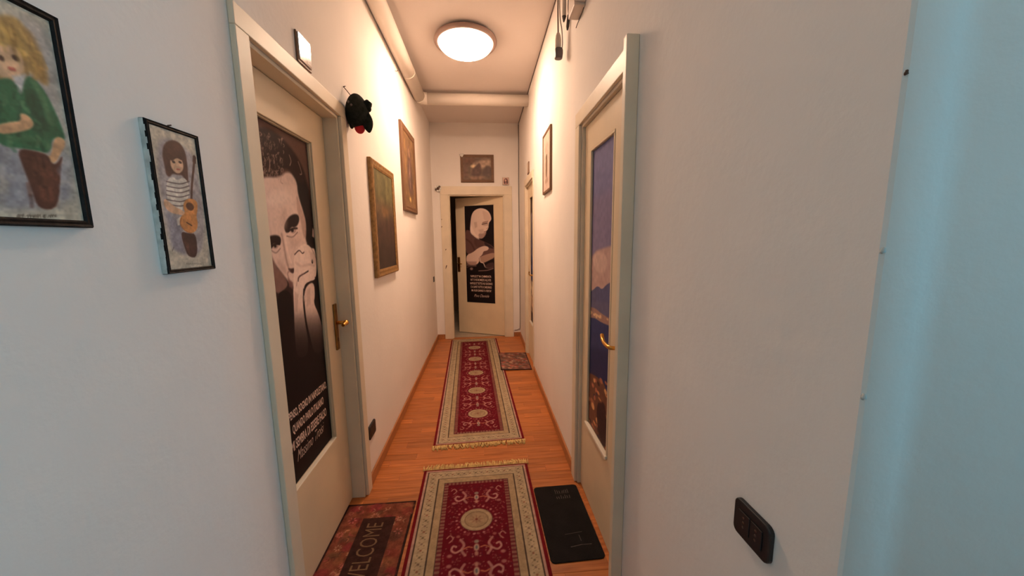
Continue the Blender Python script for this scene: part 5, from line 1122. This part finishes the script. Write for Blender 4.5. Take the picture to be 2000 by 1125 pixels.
# plaque above door_4
r = empty('tile_plaque', frame_right(4.17, 2.20)); tag(r, 'tiny framed plaque on right wall above far right door', 'plaque')
obj('holder', obox(0, 0.12, 0, 0.13, 0.0005, 0.01, bevel=0.003), 'brownframe', r); obj('tile', obox(0.012, 0.108, 0.012, 0.118, 0.010, 0.013, bevel=0.001), 'paper', r)
# ornaments on the far door casing
r = empty('ceramic_ornament', frame_far(-0.622, 2.187, 0.0155)); tag(r, 'white ceramic flower ornament at top left corner of far door', 'ornament')
bm = nbm(); lathe(bm, [(0.0, 0.012), (0.016, 0.01), (0.022, 0.0005)], (0, 0, 0), 16); obj('centre', bm, 'chip', r)
for k in range(7):
    a = 2*math.pi*k/7; bm = nbm(); ball(bm, (0.033*math.cos(a), 0.033*math.sin(a), 0.009), (0.0155, 0.0155, 0.009), 10, 8); obj('petal', bm, 'cable' if k % 3 == 1 else 'ceramic', r)
r = empty('icon_plaque', frame_far(0.288, 2.238, 0.0155)); tag(r, 'small icon of dark-haired figure at top right of far door', 'plaque')
obj('plate', obox(0, 0.094, 0, 0.104, 0.0005, 0.006, bevel=0.002), 'paper', r)
c = Canvas(0.078, 0.092, 0.002, (214, 180, 164))
c.poly([(0.01, 0.09), (0.014, 0.03), (0.035, 0.006), (0.058, 0.012), (0.07, 0.04), (0.072, 0.09)], (80, 44, 40), 0.004); c.ell((0.038, 0.038), 0.014, 0.018, (206, 160, 140), 0.004)
c.poly([(0.024, 0.09), (0.028, 0.066), (0.042, 0.06), (0.056, 0.07), (0.058, 0.09)], (170, 120, 110), 0.005)
o = c.obj('picture', 'print', r, 0.001); o.location = (0.008, 0.006, 0.006)
# wall outlets
def outlet(mw, W, H, label, n=3):
    r = empty('wall_outlet', mw); tag(r, label, 'outlet')
    bm = nbm(); box(bm, 0, W, 0, H, 0.0004, 0.010)
    es = [e for e in bm.edges if abs(e.verts[0].co.z-e.verts[1].co.z) > 0.005]; bmesh.ops.bevel(bm, geom=es, offset=0.013, segments=4, affect='EDGES', profile=0.5)
    es = [e for e in bm.edges if e.verts[0].co.z > 0.009 and e.verts[1].co.z > 0.009]; bmesh.ops.bevel(bm, geom=es, offset=0.003, segments=2, affect='EDGES', profile=0.5)
    obj('cover_plate', bm, 'black', r); mw_ = (W-0.03)/n
    for k in range(n):
        u = 0.015+k*mw_; m_ = obj('socket_module', obox(u+0.001, u+mw_-0.001, 0.018, H-0.018, 0.010, 0.0125, bevel=0.001), 'black', r)
        for j in (-1, 0, 1):
            bm = nbm(); lathe(bm, [(0.0, 0.0005), (0.0025, 0.0005), (0.0028, 0.0)], (0, 0, 0), 8)
            for v in bm.verts: v.co = (u+mw_/2+v.co.x, H/2+j*0.010+v.co.y, 0.0126+v.co.z)
            obj('pin_hole', bm, 'chip', m_)
outlet(frame_left(2.018, 0.275), 0.118, 0.085, 'black wall outlet low on left wall beyond the first door')
outlet(frame_right(0.640, 0.838), 0.094, 0.078, 'black wall outlet on near right wall', 2)
r = empty('wall_switch', frame_left(4.94, 0.885)); tag(r, 'small dark switch on left wall beside far door', 'switch')
obj('cover_plate', obox(0, 0.09, 0, 0.075, 0.0004, 0.009, bevel=0.003, seg=2), 'black', r); obj('rocker', obox(0.03, 0.06, 0.015, 0.06, 0.009, 0.012, bevel=0.001), 'black', r)
# hanging felt head
r = empty('felt_mask', Matrix.Translation((XL, 2.03, 2.145))); tag(r, 'dark green felt head with red tongue hanging above left door corner', 'decoration')
bm = nbm(); ball(bm, (0.060, 0.005, 0.0), (0.058, 0.075, 0.088), 24, 16, lambda p: Vector((p.x*(1.0-0.16*p.z), p.y, p.z*(1-0.10*abs(p.x)) if p.z < 0 else p.z)))
obj('head', bm, 'felt', r)
bm = nbm(); ball(bm, (0.112, 0.01, 0.035), (0.022, 0.03, 0.030), 14, 10, lambda p: p*(1+0.15*math.sin(6*p.z))); obj('snout', bm, 'felt', r)
def leafd(p): return Vector((p.x*(1-0.35*p.z*p.z)+0.25*p.z*-1, p.y, p.z))
bm = nbm(); ball(bm, (0.108, 0.0, -0.048), (0.030, 0.022, 0.060), 18, 14, leafd); obj('ear', bm, 'felt', r)
bm = nbm(); ball(bm, (0.016, 0.03, -0.02), (0.016, 0.03, 0.06), 14, 10); obj('ear', bm, 'felt', r)
bm = nbm(); ball(bm, (0.068, 0.0, -0.085), (0.026, 0.022, 0.028), 14, 10); obj('tongue', bm, 'red', r)
for yy, zz in ((-0.064, 0.025), (-0.068, 0.008)):
    bm = nbm(); ball(bm, (0.04+0.9*(0.025-zz), yy, zz), (0.006, 0.006, 0.006), 10, 8); obj('bead_eye', bm, 'cable', r)
bm = nbm(); tube(bm, spline([(0.002, -0.008, 0.118), (0.018, -0.004, 0.098), (0.036, 0.0, 0.074)], 5), 0.0022, 8); obj('string', bm, 'chip', r)
bm = nbm(); tube(bm, [(0.0, -0.008, 0.118), (0.012, -0.008, 0.121)], 0.0022, 8); obj('nail', bm, 'chip', r)
# nail by the pipe
bm = nbm(); tube(bm, spline([(XL-0.003, 3.25, 2.885), (XL+0.018, 3.25, 2.883), (XL+0.024, 3.25, 2.893)], 4), 0.002, 8)
tag(obj('nail', bm, 'chip'), 'small bent nail in left wall under the ceiling pipe', 'nail')
# plaster chips on the corner edge
for zz, s_ in ((1.662, 1), (1.440, 1.4), (1.233, 1.5)):
    bm = nbm(); ball(bm, (XR+0.002, YC+0.001, zz), (0.002*s_, 0.002*s_, 0.003*s_), 8, 6, lambda p: p*(1+0.3*math.sin(5*p.x+3*p.z)))
    tag(obj('plaster_chip', bm, 'chippale' if s_ > 1 else 'chip'), {1: 'uppermost tiny plaster chip on edge of right wall corner', 1.4: 'middle tiny plaster chip on edge of right wall corner', 1.5: 'lowest tiny plaster chip on edge of right wall corner'}[s_], 'plaster chip')

# ------------------------------------------------------------------ ceiling lamp
def ceiling_lamp(loc, label, k, m):
    r = empty('ceiling_lamp', loc=loc); tag(r, label, 'lamp')
    bm = nbm(); lathe(bm, [(0.0, -0.001), (0.20*k, -0.001), (0.21*k, -0.02), (0.0, -0.022)], (0, 0, 0), 48); obj('base_plate', bm, 'plasticwhite', r)
    bm = nbm(); lathe(bm, [(a*k, b) for a, b in ((0.205, -0.012), (0.235, -0.012), (0.250, -0.020), (0.254, -0.032), (0.246, -0.044), (0.230, -0.050), (0.219, -0.044), (0.212, -0.030), (0.205, -0.012))], (0, 0, 0), 64); obj('ring', bm, 'bronze', r)
    bm = nbm(); lathe(bm, [(0.222*k*math.cos(a), -0.036-0.093*k*math.sin(a)) for a in [q*math.pi/2/14 for q in range(14)]]+[(0.0, -0.036-0.093*k)], (0, 0, 0), 64); obj('glass_dome', bm, m, r)
ceiling_lamp((-0.108, 3.10, ZC), 'lit round ceiling lamp with opal glass dome and dark ring in the corridor', 1.0, 'lamp')
ceiling_lamp((-0.05, 0.15, ZC), 'smaller lit ceiling lamp of the entrance room, above the viewer', 0.7, 'lamp2')
M['gap_fill'] = mat_lamp(LAMP_COL, 5.0)
ceiling_lamp((-0.5, YF+1.2, ZC), 'added unseen dim lamp behind the half-open far door, brightening its gap', 0.6, 'gap_fill')  # added out of sight, only to give the door gap a brown glow
# ------------------------------------------------------------------ ceiling pipe with an elbow across the corridor
r = empty('ceiling_pipe', loc=(-0.652, 2.0, 2.995)); tag(r, 'white painted pipe along left ceiling edge turning across the corridor', 'pipe')
PX, PZ, PR, PY = 0.0, 0.0, 0.060, 4.13-2.0
bm = nbm(); tube(bm, [(0, -1.9, 0), (0, PY-0.075, 0)], PR, 28); obj('long_run', bm, 'pipe', r)
bm = nbm(); tube(bm, [(0.075-0.075*math.cos(a), PY-0.075+0.075*math.sin(a), 0) for a in [k*math.pi/2/8 for k in range(9)]], PR*1.06, 28); obj('elbow', bm, 'pipe', r)
bm = nbm(); tube(bm, [(0.075, PY, 0), (XR+0.652-0.001, PY, 0)], PR, 28); obj('cross_run', bm, 'pipe', r)
for yy in (-0.9, 0.35, 1.5):
    bm = nbm(); tube(bm, [(0, yy, 0), (0, yy+0.02, 0)], PR+0.002, 28); obj('bracket', bm, 'pipe', r)
# ------------------------------------------------------------------ cables and box upper right
r = empty('junction_box', Matrix.Translation((XR, 1.94, 2.61))); tag(r, 'beige plastic box mounted high on right wall, cut by top edge', 'box')
obj('housing', obox(-0.0575, -0.0005, -0.063, 0.062, 0.0, 0.20, bevel=0.004, seg=2), 'plasticwhite', r)
obj('lid', obox(-0.060, -0.002, -0.072, -0.064, 0.012, 0.19, bevel=0.003), 'plasticwhite', r)
bm = nbm(); tube(bm, spline([(-0.004, -0.070, 0.12), (-0.003, -0.070, 0.03), (-0.005, -0.03, -0.004), (-0.003, 0.065, -0.005), (-0.012, 0.075, -0.03)], 6), 0.0018, 6); obj('wire', bm, 'cabledark', r)
def cable(name, pts, rad, m, label, cat='cable'):
    bm = nbm(); tube(bm, spline(pts, 8), rad, 8); return tag(obj(name, bm, m), label, cat)
CX, CY = XR-0.050, 2.28
r = empty('hanging_plug', loc=(CX, CY, 2.58)); tag(r, 'dark plug and white connector hanging on cord by right wall', 'plug')
bm = nbm(); ball(bm, (0, 0, 0), (0.028, 0.028, 0.034), 16, 12, lambda p: Vector((max(-0.8, min(0.8, p.x*1.2)), max(-0.8, min(0.8, p.y*1.2)), max(-0.85, min(0.85, p.z*1.15))))); obj('plug_body', bm, 'plugdark', r)
bm = nbm(); lathe(bm, [(0.0, 0.118), (0.009, 0.116), (0.015, 0.100), (0.019, 0.075), (0.019, 0.036), (0.012, 0.028), (0.0, 0.028)], (-0.003, 0, 0), 16); obj('connector', bm, 'plasticwhite', r)
bm = nbm(); tube(bm, spline([(-0.003, 0, 0.12), (-0.005, 0, 0.25), (-0.002, 0.0, 0.38), (0.012, 0, 0.499)], 8), 0.0042, 8); obj('cord', bm, 'cable', r)
bm = nbm(); tube(bm, spline([(0.018, 0.0, 0.02), (0.024, 0.0, 0.06), (0.018, -0.006, 0.13), (0.006, -0.010, 0.20), (0.004, -0.01, 0.33), (0.02, -0.01, 0.499)], 8), 0.0028, 8); obj('thin_cord', bm, 'cable', r)
r = empty('cord_sleeve', loc=(XR-0.028, 2.23, 2.76)); tag(r, 'pale cable sleeve with dark tip beside the hanging plug', 'cable')
bm = nbm(); tube(bm, [(0, 0, 0), (0, 0, 0.31)], [0.012, 0.014], 12); obj('sleeve', bm, 'plasticwhite', r)
bm = nbm(); tube(bm, [(-0.002, 0, -0.03), (0, 0, 0.0)], [0.004, 0.013], 12); obj('tip', bm, 'cabledark', r)
r = empty('small_connector', loc=(XR-0.012, 2.20, 2.70)); tag(r, 'small dark connector hanging under the beige wall box', 'plug')
bm = nbm(); tube(bm, [(0.004, 0, 0.05), (-0.002, 0, -0.01), (-0.004, 0.0, -0.03)], [0.008, 0.009, 0.004], 10); obj('body', bm, 'cabledark', r)
bm = nbm(); tube(bm, spline([(0.004, 0, 0.05), (0.0, 0.0, 0.10), (0.004, 0, 0.2)], 6), 0.003, 8); obj('cord', bm, 'cable', r)
cable('wall_cable', [(XR-0.005, 1.0, ZC-0.005), (XR-0.005, 2.5, ZC-0.006), (XR-0.005, 4.0, ZC-0.005), (XR-0.005, YF-0.006, ZC-0.006)], 0.0036, 'cable', 'thin dark cable along right ceiling edge')
cable('wall_cable', [(XR-0.006, YF-0.006, ZC-0.015), (XR-0.010, YF-0.007, 2.0), (XR-0.006, YF-0.006, 1.0), (XR-0.008, YF-0.007, 0.20), (XR-0.03, YF-0.008, 0.115), (XR-0.09, YF-0.008, 0.10)], 0.0042, 'cable', 'thin dark cable running down far right corner')

# ------------------------------------------------------------------ rugs
def paint_rug(c, P0, PER, N):
    W, H = c.W, c.H; rg = random.Random(7)
    red, cream, beige, dark, pink, rust = (112, 20, 34), (196, 172, 136), (184, 156, 118), (84, 66, 56), (190, 132, 118), (196, 118, 84)
    c.rect(-1, 9, -1, 9, (124, 24, 30))
    c.rect(0.016, W-0.016, 0.010, H-0.010, (204, 158, 138)); c.rect(0.030, W-0.030, 0.020, H-0.020, dark)
    c.rect(0.035, W-0.035, 0.025, H-0.025, cream)
    c.rect(0.098, W-0.098, 0.088, H-0.088, dark); c.rect(0.104, W-0.104, 0.094, H-0.094, beige)
    c.rect(0.140, W-0.140, 0.130, H-0.130, dark)
    # dotted inner guard
    c.rect(0.144, W-0.144, 0.134, H-0.134, (150, 100, 84))
    n = int((H-0.268)/0.011)
    for k in range(n):
        yy = 0.134+0.011*k
        if k % 2:
            for x0 in (0.144, W-0.166): c.rect(x0, x0+0.022, yy, yy+0.0105, (110, 36, 44), 0.75)
    for k in range(int((W-0.288)/0.011)):
        xx = 0.144+0.011*k
        if k % 2:
            for y0 in (0.134, H-0.154): c.rect(xx, xx+0.0105, y0, y0+0.020, (110, 36, 44), 0.75)
    fx0, fx1, fy0, fy1 = 0.166, W-0.166, 0.154, H-0.154
    c.rect(fx0, fx1, fy0, fy1, red)
    # small flower motifs in the cream band
    def motif(x, y, k):
        col = ((150, 84, 66), (98, 86, 62), (120, 92, 84))[k % 3]
        c.ell((x, y), 0.0052, 0.0052, col, 0.003); c.ell((x+0.012, y+0.010), 0.004, 0.003, (120, 104, 78), 0.002, 0.9, 0.6); c.ell((x-0.012, y-0.010), 0.004, 0.003, (120, 104, 78), 0.002, 0.9, 0.6)
        c.stroke([(x-0.014, y+0.012), (x-0.004, y+0.004), (x+0.006, y-0.008), (x+0.016, y-0.012)], 0.0028, (150, 130, 98), 0.0015, 0.8)
    yy = 0.05; k = 0
    while yy < H-0.04:
        motif(0.066, yy, k); motif(W-0.066, yy, k+1); yy += 0.036; k += 1
    xx = 0.11
    while xx < W-0.1:
        motif(xx, 0.056, k); motif(xx, H-0.056, k+1); xx += 0.036; k += 1
    # field: tiny ground flowers, mirrored
    mid = W/2
    for k in range(int((fy1-fy0)*420)):
        x = rg.uniform(0.004, (fx1-fx0)/2-0.004); y = rg.uniform(fy0+0.004, fy1-0.004); rr = rg.uniform(0.0025, 0.0048)
        col = rg.choice([(150, 66, 70), (164, 96, 84), (92, 30, 50), (140, 70, 60), (178, 120, 104)])
        for s in (-1, 1): c.ell((mid+s*x, y), rr, rr*rg.uniform(0.7, 1.3), col, 0.002, 0.8)
    def sym(fn):
        for s in (-1, 1): fn(lambda p: (mid+s*p[0], p[1]))
    def scroll(y0, d):
        def f(t):
            c.stroke([t((0.055, y0+d*0.018)), t((0.070, y0+d*0.045)), t((0.060, y0+d*0.075)), t((0.078, y0+d*0.105))], 0.013, pink, 0.003, 0.9)
            c.stroke([t((0.070, y0+d*0.05)), t((0.098, y0+d*0.035)), t((0.118, y0+d*0.050)), t((0.112, y0+d*0.072)), t((0.098, y0+d*0.068))], 0.010, (206, 152, 134), 0.003, 0.9)
            c.stroke([t((0.02, y0+d*0.055)), t((0.04, y0+d*0.06)), t((0.062, y0+d*0.05))], 0.007, rust, 0.002, 0.9)
            c.ell(t((0.125, y0+d*0.02)), 0.012, 0.009, (186, 128, 112), 0.004, 0.8); c.ell(t((0.09, y0+d*0.125)), 0.010, 0.008, (176, 106, 92), 0.004, 0.8)
            c.stroke([t((0.13, y0+d*0.095)), t((0.115, y0+d*0.115)), t((0.13, y0+d*0.135)), t((0.145, y0+d*0.12))], 0.006, (196, 140, 120), 0.002, 0.9)
        sym(f)
        c.ell((mid, y0+d*0.055), 0.013, 0.020, (206, 168, 140), 0.004); c.ell((mid, y0+d*0.055), 0.006, 0.011, (116, 112, 108), 0.003); c.ell((mid, y0+d*0.022), 0.009, 0.012, (190, 132, 112), 0.004)
        c.ell((mid, y0+d*0.088), 0.012, 0.010, (160, 140, 120), 0.004)
    meds = [P0+PER*k for k in range(N)]
    for k in range(N+1):
        cy = meds[0]-PER/2 if k == 0 else meds[k-1]+PER/2
        if k == 0: scroll(meds[0]-0.105, -1); continue
        if k == N: scroll(meds[-1]+0.105, 1); continue
        scroll(cy+0.006, 1); scroll(cy-0.006, -1)
    for y in meds:
        for q in range(26):
            a = 2*math.pi*q/26; c.ell((mid+0.103*math.cos(a), y+0.092*math.sin(a)), 0.006, 0.006, (196, 126, 118) if q % 2 else (160, 74, 72), 0.003)
        c.ell((mid, y), 0.085, 0.075, (90, 50, 46), 0.003); c.ell((mid, y), 0.082, 0.072, (190, 162, 124), 0.003)
        c.ell((mid, y), 0.062, 0.053, (118, 90, 66), 0.002); c.ell((mid, y), 0.059, 0.050, (178, 148, 112), 0.003)
        for q in range(8):
            a = math.pi*q/4; c.ell((mid+0.022*math.cos(a), y+0.018*math.sin(a)), 0.010, 0.004, (150, 108, 84), 0.003, 0.7, a)
        c.ell((mid, y), 0.007, 0.007, (128, 66, 56), 0.003)
    c.noise(0.07, 0.02, 61); c.noise(0.05, 0.006, 62); c.c *= np.array([0.86, 0.86, 0.88])
RW, RL = 0.66, 2.71
def fringe_bm(seed, flip, L0=0.03, L1=0.05, messy=0.012):
    rg = random.Random(seed); bm = nbm(); n = 120
    for k in range(n):
        x = -0.004+(RW+0.008)*k/(n-1)+rg.uniform(-0.002, 0.002); L = rg.uniform(L0, L1); dx = rg.uniform(-messy, messy)
        pts = [(x, 0, 0.005), (x+dx*0.4, flip*L*0.5, 0.004+rg.uniform(0, 0.004)), (x+dx, flip*L, 0.0025)]
        tube(bm, pts, [0.0036, 0.0042, 0.0026], 5)
    return bm
def make_rug(mw, label, far_len, seed):
    r = empty('runner_rug', mw); tag(r, label, 'rug', 'red oriental runners')
    if not hasattr(make_rug, 'me'):
        c = Canvas(RW, RL, 0.0038, (120, 24, 30)); paint_rug(c, 0.43, 0.4625, 5)
        o = c.obj('pile', 'pile', r, 0.0075); make_rug.me = o.data
    else:
        o = bpy.data.objects.new('pile', make_rug.me); COL.objects.link(o); o.parent = r
    f = obj('fringe', fringe_bm(seed, 1, *far_len), 'fringe', r); f.location = (0, RL, 0); tag(f, 'tan tasselled fringe', kind='stuff')
    f = obj('fringe', fringe_bm(seed+1, -1, 0.036, 0.060, 0.024), 'fringe', r); tag(f, 'tan tasselled fringe', kind='stuff')
    return r
def flat(x, y, ang, z=0.0008): return Matrix.Translation((x, y, z)) @ Matrix.Rotation(ang, 4, 'Z')
a1, a2 = math.radians(1.0), math.radians(2.35)
make_rug(Matrix.Translation((-0.409, 2.092, 0.0008)) @ Matrix.Rotation(a1*0+math.radians(1.2), 4, 'Z') @ Matrix.Translation((0, -RL, 0)), 'red patterned runner rug in foreground, fringe towards the far runner', (0.040, 0.062, 0.014), 3)
make_rug(Matrix.Translation((-0.392, 2.365, 0.0008)) @ Matrix.Rotation(a2, 4, 'Z'), 'red patterned runner rug with five medallions leading to far door', (0.02, 0.03, 0.006), 9)
# brown welcome mat in front of door_1
def small_mat(mw, W, H, label, paint, step, t=0.006):
    r = empty('door_mat', mw); tag(r, label, 'doormat')
    c = Canvas(W, H, step, (110, 70, 52)); paint(c); c.obj('mat_pile', 'pile', r, t); return r
def pm_brown(c):
    W, H = c.W, c.H; rg = random.Random(2)
    c.rect(-1, 9, -1, 9, (52, 34, 30)); c.rect(0.012, W-0.012, 0.010, H-0.010, (120, 66, 50))
    for k in range(60):
        x, y = rg.uniform(0.02, W-0.02), rg.uniform(0.02, H-0.02)
        c.ell((x, y), rg.uniform(0.015, 0.04), rg.uniform(0.012, 0.035), rg.choice([(128, 62, 50), (104, 72, 52), (136, 84, 58), (92, 60, 48), (124, 50, 52)]), 0.008, 0.8)
    for k in range(34):
        x, y = rg.uniform(0.03, W-0.03), rg.uniform(0.02, H-0.03); n = rg.randint(6, 9); s = rg.uniform(0.009, 0.017)
        col = rg.choice([(190, 150, 116), (170, 120, 96), (176, 140, 110), (186, 110, 100)])
        for q in range(n):
            a = 2*math.pi*q/n; c.ell((x+s*math.cos(a), y+s*math.sin(a)), s*0.45, s*0.22, col, 0.002, 0.8, a)
    for k in range(46):
        x, y = rg.uniform(0.03, W-0.03), rg.uniform(0.02, H-0.03); a = rg.uniform(0, 6)
        c.stroke([(x, y), (x+0.015*math.cos(a), y+0.015*math.sin(a)), (x+0.024*math.cos(a+0.7), y+0.024*math.sin(a+0.7))], 0.005, rg.choice([(176, 128, 100), (150, 96, 70), (84, 52, 44), (160, 80, 76)]), 0.002, 0.8)
    c.rect(0.115, 0.285, 0.105, H-0.105, (58, 36, 32)); c.noise(0.15, 0.02, 71); c.noise(0.1, 0.005, 72)
m1 = small_mat(flat(-0.783, 1.217, 0.0), 0.370, 0.62, 'brown floral welcome mat with dark lettered panel before left door', pm_brown, 0.003)
text("WELCOME", (0.150, 0.232, 0.13, 0.478), 'lettergold', m1, w=0.0066, vert=True, weight=-0.005)
# black mat before door_2
r = empty('door_mat', flat(0.2735, 1.385, math.radians(1.5))); tag(r, 'plain black rubber doormat before near right door', 'doormat')
bm = nbm(); box(bm, 0, 0.256, 0, 0.492, 0, 0.005)
es = [e for e in bm.edges if abs(e.verts[0].co.z-e.verts[1].co.z) > 0.002]; bmesh.ops.bevel(bm, geom=es, offset=0.02, segments=4, affect='EDGES', profile=0.5); obj('mat_body', bm, 'rubber', r)
M['faint'] = mat('faint_grey_print', (96, 84, 78), 0.9, var=0.3, nscale=90)
rg = random.Random(8)
def wornmark(name, strokes):
    bm = nbm()
    for (x0, y0, x1, y1, w_) in strokes:
        d = Vector((x1-x0, y1-y0, 0)); n_ = Vector((-d.y, d.x, 0)).normalized()*w_/2; z = 0.0056
        vs_ = [bm.verts.new(Vector((px, py, z))+s*n_) for px, py, s in ((x0, y0, -1), (x1, y1, -1), (x1, y1, 1), (x0, y0, 1))]
        bm.faces.new(vs_)
    obj(name, bm, 'faint', r, fixn=False)
wornmark('worn_marking', [(0.12+0.012*k, 0.425, 0.122+0.012*k+rg.uniform(-0.004, 0.004), 0.425+rg.uniform(0.02, 0.034), 0.0028) for k in range(7)])
wornmark('worn_marking', [(0.12+0.012*k, 0.385, 0.122+0.012*k+rg.uniform(-0.004, 0.004), 0.385+rg.uniform(0.014, 0.028), 0.0028) for k in range(7)])
wornmark('worn_marking', [(0.11, 0.072, 0.17, 0.080, 0.003), (0.165, 0.079, 0.215, 0.078, 0.0025)])
wornmark('worn_marking', [(0.10, 0.145, 0.19, 0.153, 0.0016), (0.17, 0.10, 0.168, 0.135, 0.002)])
def pm_far(c):
    W, H = c.W, c.H; rg = random.Random(5)
    c.rect(-1, 9, -1, 9, (60, 46, 46)); c.rect(0.014, W-0.014, 0.014, H-0.014, (128, 84, 72))
    for k in range(150):
        x, y = rg.uniform(0.02, W-0.02), rg.uniform(0.02, H-0.02)
        c.ell((x, y), rg.uniform(0.008, 0.026), rg.uniform(0.008, 0.024), rg.choice([(150, 74, 64), (112, 96, 84), (168, 132, 108), (92, 66, 62), (142, 112, 100)]), 0.006, 0.85)
    c.noise(0.2, 0.03, 81)
small_mat(flat(0.162, 3.775, 0.0, 0.0108) @ Matrix.Rotation(math.radians(1.6), 4, 'Y'), 0.352, 0.60, 'small brown patterned mat before far right door', pm_far, 0.008)
